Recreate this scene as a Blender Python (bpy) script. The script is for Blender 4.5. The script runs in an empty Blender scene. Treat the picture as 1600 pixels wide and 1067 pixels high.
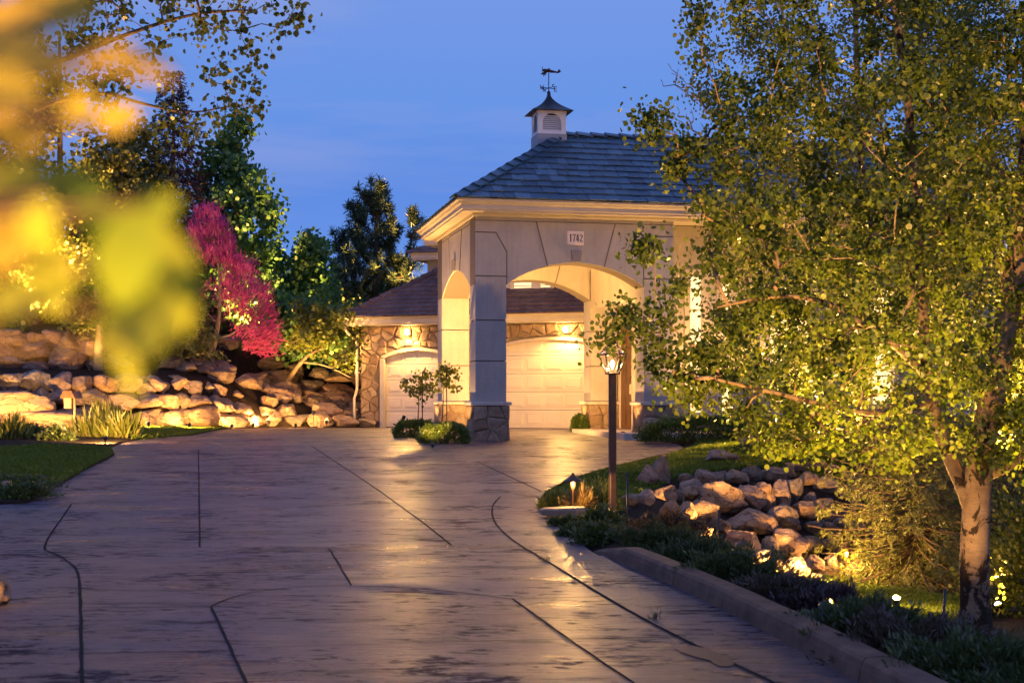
import bpy, math, random
import numpy as np
from mathutils import Vector, Matrix, noise

C = bpy.context.scene.collection
SC = bpy.context.scene
R = math.radians
rng = np.random.default_rng(7)
random.seed(7)

# ------------------------------------------------------------------ camera
FPX, CX, HY, CAMZ = 2222.0, 800.0, 622.0, 1.5
cd = bpy.data.cameras.new('camera')
cam = bpy.data.objects.new('camera', cd)
C.objects.link(cam)
cam.location = (0, 0, CAMZ)
cam.rotation_euler = (R(90), 0, 0)
cd.sensor_width = 36.0
cd.lens = 36.0 * FPX / 1600.0
cd.shift_y = (HY - 533.5) / 1600.0
cd.clip_start, cd.clip_end = 0.05, 9000.0
cd.dof.use_dof = True
cd.dof.focus_distance = 27.0
cd.dof.aperture_fstop = 5.0
SC.camera = cam

# ------------------------------------------------------------------ sky, exposure
SC.view_settings.view_transform = 'Standard'
SC.view_settings.look = 'None'
SC.view_settings.exposure = 0.22
SC.view_settings.gamma = 1.0
try:
    SC.cycles.use_denoising = True
    SC.cycles.max_bounces = 7
    SC.cycles.diffuse_bounces = 4
    SC.cycles.transparent_max_bounces = 8
    SC.cycles.sample_clamp_indirect = 6.0
    SC.cycles.caustics_reflective = False
    SC.cycles.caustics_refractive = False
except Exception:
    pass
W = bpy.data.worlds.new("World")
SC.world = W
W.use_nodes = True
wn, wl = W.node_tree.nodes, W.node_tree.links
wn.clear()
w_out = wn.new('ShaderNodeOutputWorld')
w_bg = wn.new('ShaderNodeBackground')
w_tc = wn.new('ShaderNodeTexCoord')
w_sep = wn.new('ShaderNodeSeparateXYZ')
w_ramp = wn.new('ShaderNodeValToRGB')
wl.new(w_tc.outputs['Generated'], w_sep.inputs[0])
wl.new(w_sep.outputs['Z'], w_ramp.inputs[0])
er = w_ramp.color_ramp
er.elements[0].position, er.elements[0].color = 0.0, (0.155, 0.26, 0.63, 1)
er.elements[1].position, er.elements[1].color = 1.0, (0.17, 0.26, 0.70, 1)
for p_, c_ in ((0.09, (0.122, 0.258, 0.68, 1)), (0.15, (0.098, 0.228, 0.66, 1)), (0.20, (0.120, 0.260, 0.68, 1)),
               (0.28, (0.155, 0.275, 0.68, 1)), (0.5, (0.21, 0.33, 0.82, 1))):
    e_ = er.elements.new(p_)
    e_.color = c_
w_map = wn.new('ShaderNodeMapping')
w_map.inputs['Scale'].default_value = (1.3, 1.3, 9.0)
w_map.inputs['Rotation'].default_value = (0.0, R(6), R(20))
w_noi = wn.new('ShaderNodeTexNoise')
w_noi.inputs['Scale'].default_value = 1.7
w_noi.inputs['Detail'].default_value = 5.0
w_noi.inputs['Roughness'].default_value = 0.55
wl.new(w_tc.outputs['Generated'], w_map.inputs[0])
wl.new(w_map.outputs[0], w_noi.inputs['Vector'])
w_cr = wn.new('ShaderNodeValToRGB')
w_cr.color_ramp.elements[0].position, w_cr.color_ramp.elements[0].color = 0.46, (0, 0, 0, 1)
w_cr.color_ramp.elements[1].position, w_cr.color_ramp.elements[1].color = 0.68, (1, 1, 1, 1)
wl.new(w_noi.outputs['Fac'], w_cr.inputs[0])
w_mul = wn.new('ShaderNodeMath')
w_mul.operation = 'MULTIPLY'
w_mul.inputs[1].default_value = 0.75
wl.new(w_cr.outputs[0], w_mul.inputs[0])
w_mix = wn.new('ShaderNodeMixRGB')
w_mix.inputs[2].default_value = (0.255, 0.32, 0.62, 1)
wl.new(w_mul.outputs[0], w_mix.inputs[0])
wl.new(w_ramp.outputs[0], w_mix.inputs[1])
# afterglow of the set sun behind the camera
w_neg = wn.new('ShaderNodeMath')
w_neg.operation = 'MULTIPLY'
w_neg.inputs[1].default_value = -1.0
wl.new(w_sep.outputs['Y'], w_neg.inputs[0])
w_gr = wn.new('ShaderNodeValToRGB')
w_gr.color_ramp.elements[0].position, w_gr.color_ramp.elements[0].color = 0.0, (0, 0, 0, 1)
w_gr.color_ramp.elements[1].position, w_gr.color_ramp.elements[1].color = 1.0, (1, 1, 1, 1)
wl.new(w_neg.outputs[0], w_gr.inputs[0])
w_zr = wn.new('ShaderNodeValToRGB')
w_zr.color_ramp.elements[0].position, w_zr.color_ramp.elements[0].color = 0.0, (1, 1, 1, 1)
w_zr.color_ramp.elements[1].position, w_zr.color_ramp.elements[1].color = 0.75, (0, 0, 0, 1)
wl.new(w_sep.outputs['Z'], w_zr.inputs[0])
w_gm = wn.new('ShaderNodeMath')
w_gm.operation = 'MULTIPLY'
wl.new(w_gr.outputs[0], w_gm.inputs[0])
wl.new(w_zr.outputs[0], w_gm.inputs[1])
w_glow = wn.new('ShaderNodeMixRGB')
w_glow.inputs[2].default_value = (0.40, 0.36, 0.66, 1)
wl.new(w_gm.outputs[0], w_glow.inputs[0])
wl.new(w_mix.outputs[0], w_glow.inputs[1])
wl.new(w_glow.outputs[0], w_bg.inputs['Color'])
w_bg.inputs['Strength'].default_value = 1.0
wl.new(w_bg.outputs[0], w_out.inputs['Surface'])

WARM = (1.0, 0.515, 0.138)

# ------------------------------------------------------------------ ground shape
_pd = np.array([-50, 0, 7.5, 12.7, 17.5, 24, 31.7, 40, 60, 9000.0])
_pz = np.array([0, 0, 0.0, .07, .12, .32, .56, .645, .66, .66])
_fd = np.linspace(-50, 80, 1301)
_fz = np.interp(_fd, _pd, _pz)
_k = np.exp(-0.5 * (np.arange(-30, 31) / 12.0) ** 2)
_fz = np.convolve(np.pad(_fz, 30, mode='edge'), _k / _k.sum(), mode='valid')


def prof(d):
    return np.interp(d, _fd, _fz)


def G(px, py, off=0.0):
    """a point of the (gently rising) drive level under a spot of the photograph"""
    lo, hi = 1.5, 400.0
    for _ in range(60):
        m = 0.5 * (lo + hi)
        if CAMZ - (py - HY) / FPX * m > float(prof(m)) + off:
            lo = m
        else:
            hi = m
    return ((px - CX) / FPX * lo, lo, float(prof(lo)) + off)


def P(px, py, d):
    return ((px - CX) / FPX * d, d, CAMZ - (py - HY) / FPX * d)


# drive edges
_LE = [(-400, 800), (-60, 790), (0, 788), (45, 786), (72, 770), (100, 755), (125, 739), (150, 726), (170, 717), (179, 711), (176, 705),
       (172, 700), (190, 692), (215, 687.5), (300, 680), (346, 671), (400, 668.6), (470, 668.2), (556, 668.2)]
_RE = [(1372, 1100), (1340, 1067), (1190, 985), (1060, 920), (960, 880), (925, 862), (890, 835), (856, 810), (842, 790), (843, 780), (852, 768), (880, 752),
       (920, 738), (960, 727), (1010, 715), (1050, 706), (1068, 700), (1060, 694), (1000, 686), (985, 680)]
LE = np.array([G(*p) for p in _LE])
RE = np.array([G(*p) for p in _RE])
LE = LE[np.argsort(LE[:, 1])]
RE = RE[np.argsort(RE[:, 1])]


def xL(d):
    return np.interp(d, np.concatenate([[0, LE[0, 1] - .01], LE[:, 1], [60]]), np.concatenate([[-14, -14], LE[:, 0], [-4.2]]))


def xR(d):
    return np.interp(d, np.concatenate([[0], RE[:, 1], [60]]), np.concatenate([[3.0], RE[:, 0], [RE[-1, 0] + 3]]))


# left retaining walls: foot line (column of the photograph, distance) and the rise of the bed in front
_WF = [(-420, 33.0, .25), (-150, 34.5, .25), (0, 35.5, .22), (140, 36.5, .20), (250, 37.6, .12), (330, 39.6, .05), (400, 41.0, .0), (480, 41.3, .0), (575, 41.5, .0)]
WF = np.array([((p - CX) / FPX * d, d, float(prof(d)) + r) for p, d, r in _WF])


def dW(x):
    return np.interp(x, WF[:, 0], WF[:, 1])


_hx = WF[:, 0]
_hr = np.array([r for _, _, r in _WF])
_h1 = np.array([1.4, 1.35, 1.3, 1.3, 1.30, 1.32, 1.05, .48, .22])       # first wall
_hb = np.array([1.6, 1.52, 1.47, 1.47, 1.6, 1.62, 1.2, .80, .55])      # bench height over foot
_h2 = np.array([2.6, 2.55, 2.50, 2.45, 2.35, 2.3, 2.25, 1.80, 1.55])   # top of second wall


def sst(a, b, v):
    t = np.clip((v - a) / (b - a), 0, 1)
    return t * t * (3 - 2 * t)


def H_left(x, d):
    xe = np.minimum(x, -4.3)
    u = (d - dW(xe)) * 0.86
    rise = np.interp(xe, _hx, _hr)
    b = prof(dW(xe)) + rise
    h1, hb, h2 = np.interp(x, _hx, _h1), np.interp(x, _hx, _hb), np.interp(x, _hx, _h2)
    z = h1 * sst(0.15, 0.85, u) + (hb - h1) * sst(0.8, 2.2, u) + (h2 - hb) * sst(2.2, 3.1, u)
    z = z + 0.13 * np.clip(u - 3.1, 0, 14)
    k = sst(-4.35, -5.0, x)
    zz = np.where(u > 0, b + z * k, prof(d) + 0.035 + (rise - .035) * sst(-3.2, -.2, u) * (rise > .04))
    return zz


# right side: upper lawn, boulder bank and sunken garden, as a thin-plate surface through known heights
_cp = []
for p in _RE:
    g = G(*p)
    _cp.append((g[0] + .35, g[1], g[2] + (0.03 if p[1] < 850 else 0.07)))
for p in ((1100, 706), (1200, 700), (1300, 697), (1150, 722), (1060, 735), (1010, 752), (950, 765), (900, 780), (1060, 748), (1130, 738), (1200, 734), (1260, 727), (1330, 722),
          (1430, 714), (1560, 708), (985, 782), (1120, 690), (1300, 688), (1500, 690)):
    g = G(*p)
    _cp.append((g[0], g[1], g[2] + .05))
for q in ((1060, 830, 17.6), (1110, 850, 18.0), (1180, 875, 18.5), (1270, 893, 19.6), (1400, 905, 20.4), (1520, 908, 20.8), (1640, 905, 21),
          (1290, 938, 17.0), (1400, 960, 16.0), (1525, 1010, 13.4), (1640, 1010, 13.4), (1700, 960, 16), (1450, 935, 18)):
    _cp.append(P(*q))
for (kx, kd) in ((1.58, 9.0), (1.26, 10.8), (.9, 12.4), (2.0, 6.5)):
    _cp.append((kx + 1.1, kd, -.16))
    _cp.append((kx + 2.2, kd, -.62))
    _cp.append((kx + 4.2, kd, -.9))
for q in ((12, 10, -.9), (12, 17, -.9), (12, 26, .3), (12, 40, .66), (0, 45, .66), (9, 33, .6), (6, 45, .66), (3, 2, -.3), (8, 2, -.9)):
    _cp.append(q)
_cp = np.array(_cp)


def _U(r2):
    return 0.5 * r2 * np.log(r2 + 1e-9)


NCP = len(_cp)
_A = np.zeros((NCP + 3, NCP + 3))
_d2 = ((_cp[:, None, :2] - _cp[None, :, :2]) ** 2).sum(-1)
_A[:NCP, :NCP] = _U(_d2) + np.eye(NCP) * 0.35
_A[:NCP, NCP] = 1
_A[:NCP, NCP + 1:] = _cp[:, :2]
_A[NCP, :NCP] = 1
_A[NCP + 1:, :NCP] = _cp[:, :2].T
_tw = np.linalg.solve(_A, np.concatenate([_cp[:, 2], [0, 0, 0]]))


def H_right(x, d):
    x, d = np.asarray(x, float), np.asarray(d, float)
    sh = x.shape
    x, d = np.clip(x.ravel(), -1, 12), np.clip(d.ravel(), 2, 45)
    r2 = (x[:, None] - _cp[None, :, 0]) ** 2 + (d[:, None] - _cp[None, :, 1]) ** 2
    return (_U(r2) @ _tw[:NCP] + _tw[NCP] + _tw[NCP + 1] * x + _tw[NCP + 2] * d).reshape(sh)


def H(x, d):
    x, d = np.asarray(x, float), np.asarray(d, float)
    base = prof(d)
    l, r = xL(d), xR(d)
    hr = H_right(x, d)
    k = sst(0.0, 0.5, x - r)
    zr = (base - .05) * (1 - k) + hr * k
    zr = np.where(d > 37, base - .03, zr)
    zl = H_left(x, d)
    z = np.where(x < l, zl, np.where(x > r, zr, base - .05))
    z = np.where((d < 5.5) & (x <= r), base - .05, z)
    return z


def Hs(x, d):
    return float(H(np.array([x]), np.array([d]))[0])


def hit(px, py, dmin=5.0, dmax=70.0):
    """the point of the ground seen at a spot of the photograph"""
    ds = np.arange(dmin, dmax, 0.05)
    xs = (px - CX) / FPX * ds
    zs = CAMZ - (py - HY) / FPX * ds
    hh = H(xs, ds)
    i = int(np.argmax(zs < hh)) if (zs < hh).any() else len(ds) - 1
    return (float(xs[i]), float(ds[i]), float(hh[i]))


# ------------------------------------------------------------------ object helpers
def tag(o, label=None, cat=None, group=None, kind=None):
    if label: o['label'] = label
    if cat: o['category'] = cat
    if group: o['group'] = group
    if kind: o['kind'] = kind
    return o


def thing(name, loc, label, cat, group=None, rz=0.0):
    o = bpy.data.objects.new(name, None)
    C.objects.link(o)
    o.location = loc
    o.rotation_euler = (0, 0, rz)
    o.empty_display_size = 0.2
    return tag(o, label, cat, group)


def copy_tree(o, parent=None):
    c = o.copy()
    C.objects.link(c)
    if parent: c.parent = parent
    for ch in list(o.children):
        copy_tree(ch, c)
    return c


class MB:
    """gathers shapes; build() links them as ONE mesh object"""

    def __init__(s):
        s.v, s.f, s.m, s.sm = [], [], [], []

    def add(s, verts, faces, mi=0, smooth=False):
        b = len(s.v)
        s.v.extend([tuple(map(float, q)) for q in verts])
        for f in faces:
            s.f.append(tuple(i + b for i in f))
            s.m.append(mi)
            s.sm.append(smooth)

    def box(s, x0, x1, y0, y1, z0, z1, mi=0):
        s.add([(x0, y0, z0), (x1, y0, z0), (x1, y1, z0), (x0, y1, z0), (x0, y0, z1), (x1, y0, z1), (x1, y1, z1), (x0, y1, z1)],
              [(0, 3, 2, 1), (4, 5, 6, 7), (0, 1, 5, 4), (1, 2, 6, 5), (2, 3, 7, 6), (3, 0, 4, 7)], mi)

    def bevbox(s, x0, x1, y0, y1, z0, z1, b=0.01, mi=0):
        """box with chamfered vertical and top edges"""
        r0 = [(x0 + b, y0), (x1 - b, y0), (x1, y0 + b), (x1, y1 - b), (x1 - b, y1), (x0 + b, y1), (x0, y1 - b), (x0, y0 + b)]
        xi0, xi1, yi0, yi1 = x0 + b, x1 - b, y0 + b, y1 - b
        r1 = [(min(max(x, xi0), xi1), min(max(y, yi0), yi1)) for x, y in r0]
        v = [(x, y, z0) for x, y in r0] + [(x, y, z1 - b) for x, y in r0] + [(x, y, z1) for x, y in r1]
        f = [tuple(range(7, -1, -1))]
        for k in range(2):
            for i in range(8):
                j = (i + 1) % 8
                f.append((k * 8 + i, k * 8 + j, k * 8 + 8 + j, k * 8 + 8 + i))
        f.append(tuple(range(16, 24)))
        s.add(v, f, mi)

    def prism(s, poly, fn, t0, t1, mi=0):
        """poly in (u,v) lifted by fn(u,v,t) from t0 to t1"""
        n = len(poly)
        v = [fn(u, w, t0) for u, w in poly] + [fn(u, w, t1) for u, w in poly]
        f = [tuple(range(n)), tuple(range(2 * n - 1, n - 1, -1))]
        for i in range(n):
            j = (i + 1) % n
            f.append((j, i, n + i, n + j))
        s.add(v, f, mi)

    def tube(s, pts, rad, sides=8, mi=0, cap=True, smooth=True):
        pts = [Vector(p) for p in pts]
        n = len(pts)
        if not hasattr(rad, '__len__'): rad = [rad] * n
        vs, fs = [], []
        a = None
        for i, p in enumerate(pts):
            t = (pts[min(i + 1, n - 1)] - pts[max(i - 1, 0)])
            if t.length < 1e-7: t = Vector((0, 0, 1))
            t.normalize()
            if a is None:
                a = t.orthogonal().normalized()
            else:
                a = (a - t * a.dot(t))
                a = a.normalized() if a.length > 1e-6 else t.orthogonal().normalized()
            b = t.cross(a)
            for k in range(sides):
                w = 2 * math.pi * k / sides
                vs.append(p + (a * math.cos(w) + b * math.sin(w)) * rad[i])
        for i in range(n - 1):
            for k in range(sides):
                k2 = (k + 1) % sides
                fs.append((i * sides + k, i * sides + k2, (i + 1) * sides + k2, (i + 1) * sides + k))
        if cap:
            fs.append(tuple(range(sides - 1, -1, -1)))
            fs.append(tuple(range((n - 1) * sides, n * sides)))
        s.add(vs, fs, mi, smooth)

    def lathe(s, prof_, cx=0, cy=0, sides=16, mi=0, rot=0.0, smooth=True):
        vs, fs = [], []
        n = len(prof_)
        for r, z in prof_:
            for k in range(sides):
                w = 2 * math.pi * k / sides + rot
                vs.append((cx + r * math.cos(w), cy + r * math.sin(w), z))
        for i in range(n - 1):
            for k in range(sides):
                k2 = (k + 1) % sides
                fs.append((i * sides + k, i * sides + k2, (i + 1) * sides + k2, (i + 1) * sides + k))
        fs.append(tuple(range(sides - 1, -1, -1)))
        fs.append(tuple(range((n - 1) * sides, n * sides)))
        s.add(vs, fs, mi, smooth)

    def mesh(s, name, mats):
        me = bpy.data.meshes.new(name)
        me.from_pydata(s.v, [], s.f)
        for m in (mats if isinstance(mats, (list, tuple)) else [mats]):
            me.materials.append(m)
        if len(s.f):
            me.polygons.foreach_set('material_index', s.m)
            me.polygons.foreach_set('use_smooth', s.sm)
        me.update()
        return me

    def build(s, name, mats, parent=None, loc=None, rz=0.0):
        o = bpy.data.objects.new(name, s.mesh(name, mats))
        C.objects.link(o)
        if parent: o.parent = parent
        if loc is not None: o.location = loc
        o.rotation_euler = (0, 0, rz)
        return o


def np_mesh(name, verts, nf, k, mat, faces=None, smooth=False):
    """mesh of nf faces of k corners each from a numpy vertex array"""
    me = bpy.data.meshes.new(name)
    verts = np.ascontiguousarray(verts, dtype=np.float32)
    me.vertices.add(len(verts))
    me.vertices.foreach_set('co', verts.ravel())
    idx = np.arange(nf * k, dtype=np.int32) if faces is None else np.ascontiguousarray(faces, dtype=np.int32).ravel()
    me.loops.add(nf * k)
    me.loops.foreach_set('vertex_index', idx)
    me.polygons.add(nf)
    me.polygons.foreach_set('loop_start', np.arange(0, nf * k, k, dtype=np.int32))
    me.polygons.foreach_set('loop_total', np.full(nf, k, dtype=np.int32))
    if smooth: me.polygons.foreach_set('use_smooth', np.ones(nf, dtype=bool))
    if mat: me.materials.append(mat)
    me.update(calc_edges=True)
    me.validate()
    return me


def link(name, me, parent=None, loc=None):
    o = bpy.data.objects.new(name, me)
    C.objects.link(o)
    if parent: o.parent = parent
    if loc is not None: o.location = loc
    return o

# ------------------------------------------------------------------ materials
class NT:
    def __init__(s, name):
        s.mat = bpy.data.materials.new(name)
        s.mat.use_nodes = True
        s.t = s.mat.node_tree
        s.t.nodes.clear()
        s.out = s.n('ShaderNodeOutputMaterial')
        s.tc = s.n('ShaderNodeTexCoord')

    def n(s, k, **kw):
        q = s.t.nodes.new(k)
        for a, b in kw.items():
            setattr(q, a, b)
        return q

    def l(s, a, b):
        s.t.links.new(a, b)

    def vec(s, scale=(1, 1, 1), src='Object', rot=(0, 0, 0)):
        m = s.n('ShaderNodeMapping')
        m.inputs['Scale'].default_value = scale
        m.inputs['Rotation'].default_value = rot
        s.l(s.tc.outputs[src], m.inputs[0])
        return m.outputs[0]

    def noise(s, vec, scale, detail=4, rough=.55, dist=0.0):
        q = s.n('ShaderNodeTexNoise')
        q.inputs['Scale'].default_value = scale
        q.inputs['Detail'].default_value = detail
        q.inputs['Roughness'].default_value = rough
        q.inputs['Distortion'].default_value = dist
        s.l(vec, q.inputs['Vector'])
        return q.outputs['Fac']

    def ramp(s, fac, stops, interp='LINEAR'):
        q = s.n('ShaderNodeValToRGB')
        q.color_ramp.interpolation = interp
        while len(q.color_ramp.elements) < len(stops):
            q.color_ramp.elements.new(.5)
        for e, (p, c) in zip(q.color_ramp.elements, stops):
            e.position = p
            e.color = (*c, 1) if hasattr(c, '__len__') else (c, c, c, 1)
        s.l(fac, q.inputs[0])
        return q.outputs[0]

    def mix(s, fac, a, b, mode='MIX'):
        q = s.n('ShaderNodeMixRGB', blend_type=mode)
        for i, v in ((0, fac), (1, a), (2, b)):
            if hasattr(v, 'links'):
                s.l(v, q.inputs[i])
            elif i == 0:
                q.inputs[0].default_value = v
            else:
                q.inputs[i].default_value = (*v, 1)
        return q.outputs[0]

    def math(s, op, a, b=None):
        q = s.n('ShaderNodeMath', operation=op)
        for i, v in ((0, a), (1, b)):
            if v is None: continue
            if hasattr(v, 'links'):
                s.l(v, q.inputs[i])
            else:
                q.inputs[i].default_value = v
        return q.outputs[0]

    def bump(s, h, strength=.3, dist=.02):
        q = s.n('ShaderNodeBump')
        q.inputs['Strength'].default_value = strength
        q.inputs['Distance'].default_value = dist
        s.l(h, q.inputs['Height'])
        return q.outputs[0]

    def rand(s):
        return s.n('ShaderNodeNewGeometry').outputs['Random Per Island']

    def pbr(s, col, rough=.6, bump=None, spec=.4, metal=0.0):
        q = s.n('ShaderNodeBsdfPrincipled')
        for k, v in (('Base Color', col), ('Roughness', rough)):
            if hasattr(v, 'links'):
                s.l(v, q.inputs[k])
            else:
                q.inputs[k].default_value = (*v, 1) if hasattr(v, '__len__') else v
        q.inputs['Specular IOR Level'].default_value = spec
        q.inputs['Metallic'].default_value = metal
        if bump is not None: s.l(bump, q.inputs['Normal'])
        s.l(q.outputs[0], s.out.inputs['Surface'])
        return s.mat


def m_leaf(name, cols, trans=.4, gloss=.03, tcol=None):
    """foliage: colour differs leaf by leaf, some light comes through"""
    s = NT(name)
    col = s.ramp(s.rand(), [(i / max(1, len(cols) - 1), c) for i, c in enumerate(cols)])
    d = s.n('ShaderNodeBsdfDiffuse')
    t = s.n('ShaderNodeBsdfTranslucent')
    s.l(col, d.inputs['Color'])
    tc = s.mix(1.0, col, tcol or (1.5, 1.45, .7), 'MULTIPLY')
    s.l(tc, t.inputs['Color'])
    m1 = s.n('ShaderNodeMixShader')
    m1.inputs[0].default_value = trans
    s.l(d.outputs[0], m1.inputs[1])
    s.l(t.outputs[0], m1.inputs[2])
    g = s.n('ShaderNodeBsdfGlossy')
    g.inputs['Roughness'].default_value = .4
    m2 = s.n('ShaderNodeMixShader')
    m2.inputs[0].default_value = gloss
    s.l(m1.outputs[0], m2.inputs[1])
    s.l(g.outputs[0], m2.inputs[2])
    s.l(m2.outputs[0], s.out.inputs['Surface'])
    return s.mat


def m_plain(name, col, rough=.6, var=.12, scale=3.0, bump=.1, bscale=40, metal=0.0, spec=.4):
    s = NT(name)
    v = s.vec()
    n = s.noise(v, scale, 5)
    c = s.mix(s.ramp(n, [(.3, 0.0), (.7, 1.0)]), tuple(x * (1 - var) for x in col), tuple(min(1, x * (1 + var)) for x in col))
    b = s.bump(s.noise(v, bscale, 3), bump, .01)
    return s.pbr(c, rough, b, spec, metal)


def m_emit(name, col, strength):
    s = NT(name)
    e = s.n('ShaderNodeEmission')
    e.inputs['Color'].default_value = (*col, 1)
    e.inputs['Strength'].default_value = strength
    s.l(e.outputs[0], s.out.inputs['Surface'])
    return s.mat


def m_glass(name, tint=(1, 1, 1), refl=.12):
    s = NT(name)
    t = s.n('ShaderNodeBsdfTransparent')
    t.inputs['Color'].default_value = (*tint, 1)
    g = s.n('ShaderNodeBsdfGlossy')
    g.inputs['Roughness'].default_value = .04
    f = s.n('ShaderNodeFresnel')
    f.inputs['IOR'].default_value = 1.45
    m = s.n('ShaderNodeMixShader')
    s.l(f.outputs[0], m.inputs[0])
    s.l(t.outputs[0], m.inputs[1])
    s.l(g.outputs[0], m.inputs[2])
    s.l(m.outputs[0], s.out.inputs['Surface'])
    return s.mat


def m_boulder(name, cols, streak=8.0):
    s = NT(name)
    v = s.vec()
    oi = s.n('ShaderNodeObjectInfo')
    off = s.n('ShaderNodeVectorMath', operation='MULTIPLY_ADD')
    off.inputs[1].default_value = (1, 1, 1)
    cmb = s.n('ShaderNodeCombineXYZ')
    r10 = s.math('MULTIPLY', oi.outputs['Random'], 37.0)
    s.l(r10, cmb.inputs[0])
    s.l(r10, cmb.inputs[1])
    s.l(v, off.inputs[0])
    s.l(cmb.outputs[0], off.inputs[2])
    vv = off.outputs[0]
    big = s.noise(vv, 1.6, 6, .6, .4)
    m2 = s.n('ShaderNodeMapping')
    m2.inputs['Scale'].default_value = (1.2, 1.2, streak)
    s.l(vv, m2.inputs[0])
    st = s.noise(m2.outputs[0], 1.3, 5, .65, .6)
    fine = s.noise(vv, 22, 6, .7)
    c = s.ramp(big, [(.28, cols[0]), (.5, cols[1]), (.72, cols[2])])
    c = s.mix(s.ramp(st, [(.35, 0.0), (.7, .55)]), c, cols[3])
    c = s.mix(s.ramp(fine, [(.3, .45), (.55, 0.0)]), c, tuple(x * .35 for x in cols[0]))
    hue = s.ramp(oi.outputs['Random'], [(0, (.72, .70, .70)), (.35, (1, .97, .93)), (.7, (1.12, 1.0, .88)), (1, (.85, .9, .93))])
    c = s.mix(1.0, c, hue, 'MULTIPLY')
    wob = s.n('ShaderNodeTexNoise')
    wob.inputs['Scale'].default_value = 2.2
    wob.inputs['Detail'].default_value = 4
    s.l(vv, wob.inputs['Vector'])
    wv_ = s.n('ShaderNodeVectorMath', operation='MULTIPLY_ADD')
    wv_.inputs[1].default_value = (.9, .9, .9)
    s.l(wob.outputs['Color'], wv_.inputs[0])
    s.l(vv, wv_.inputs[2])
    vo = s.n('ShaderNodeTexVoronoi', feature='DISTANCE_TO_EDGE')
    vo.inputs['Scale'].default_value = 1.5
    s.l(wv_.outputs[0], vo.inputs['Vector'])
    crack = s.ramp(vo.outputs['Distance'], [(0.0, 1.0), (.035, 0.0)])
    c = s.mix(s.math('MULTIPLY', crack, .75), c, (.05, .032, .022))
    lich = s.noise(vv, 3.5, 7, .7)
    c = s.mix(s.ramp(lich, [(.60, 0.0), (.70, .5)]), c, (.20, .18, .14))
    h = s.math('ADD', s.math('MULTIPLY', st, 1.0), s.math('MULTIPLY', fine, .55))
    h = s.math('SUBTRACT', h, s.math('MULTIPLY', crack, .8))
    return s.pbr(c, .85, s.bump(h, .75, .05), .25)


M = {}
# stucco
_s = NT('stucco')
_v = _s.vec()
_c = _s.mix(_s.ramp(_s.noise(_v, 1.3, 6, .6), [(.3, 0.0), (.7, 1.0)]), (.38, .35, .33), (.475, .44, .41))
_c = _s.mix(_s.ramp(_s.noise(_s.vec((5, 5, .5)), 1.6, 5, .65), [(.48, 0.0), (.72, .30)]), _c, (.27, .235, .205))
_c = _s.mix(_s.ramp(_s.noise(_v, 14, 6, .75), [(.35, .22), (.6, 0.0)]), _c, (.30, .27, .24))
M['stucco'] = _s.pbr(_c, .9, _s.bump(_s.math('ADD', _s.noise(_v, 70, 4, .7), _s.math('MULTIPLY', _s.noise(_v, 9, 4, .6), 1.5)), .5, .010), .2)
_s = NT('stucco_groove_shade')
M['groove_shade'] = _s.pbr((.16, .135, .12), .9, None, .1)  # dark tone: shade of the grooves put into the colour
M['keystone'] = m_plain('shaded_keystone_stucco', (.27, .24, .225), .9, .1, 5, .2, 60)  # darker stucco copy, the keystone's shade is in its colour
M['trim'] = m_plain('trim_paint', (.52, .46, .39), .5, .06, 2, .08, 30)
M['cap'] = m_plain('cap_stone', (.50, .44, .38), .8, .15, 6, .3, 60)
M['white'] = m_plain('white_paint', (.78, .76, .73), .45, .05, 3, .05, 40)
M['greybase'] = m_plain('grey_flashing', (.30, .31, .33), .5, .1, 4, .1, 30)
M['darkmetal'] = m_plain('dark_metal', (.035, .04, .05), .4, .2, 8, .15, 60, .7)
M['bronze'] = m_plain('bronze_metal', (.085, .05, .032), .42, .25, 6, .2, 70, .5)
M['post'] = m_plain('brown_post_paint', (.085, .048, .036), .5, .2, 9, .2, 90)
M['door'] = m_plain('garage_door_paint', (.66, .59, .52), .45, .04, 1.5, .05, 80)
M['wood'] = m_plain('dark_wood', (.10, .05, .025), .45, .3, 7, .2, 40)
M['plaque'] = m_plain('plaque_stone', (.78, .68, .62), .7, .1, 8, .2, 60)
M['cedar'] = m_plain('weathered_cedar', (.33, .24, .15), .8, .2, 8, .3, 40)
M['ink'] = m_plain('dark_letter', (.05, .04, .035), .5, .1)
M['glass'] = m_glass('clear_glass')
M['mortar'] = m_plain('mortar', (.17, .135, .105), .95, .2, 8, .5, 60)


def m_tiles(name, cols, rough=.45):
    s = NT(name)
    v = s.vec()
    c = s.ramp(s.rand(), [(i / (len(cols) - 1), k) for i, k in enumerate(cols)])
    n = s.noise(v, 9, 5, .65)
    c = s.mix(s.ramp(n, [(.35, .55), (.65, 0.0)]), c, tuple(x * .5 for x in cols[0]))
    b = s.bump(s.noise(s.vec((3, 3, 14)), 6, 5, .6), .5, .02)
    return s.pbr(c, rough, b, .5)


M['slate'] = m_tiles('sky_tinted_slates', [(.014, .048, .082), (.028, .078, .125), (.05, .125, .185), (.024, .066, .105), (.11, .21, .29)], .42)  # blue of the sky light is put into the tile colours
M['shake'] = m_tiles('lamp_tinted_shakes', [(.105, .060, .052), (.155, .088, .076), (.20, .118, .10), (.13, .075, .066)], .7)  # red-brown stands in for warm lamp light on the tiles

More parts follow.
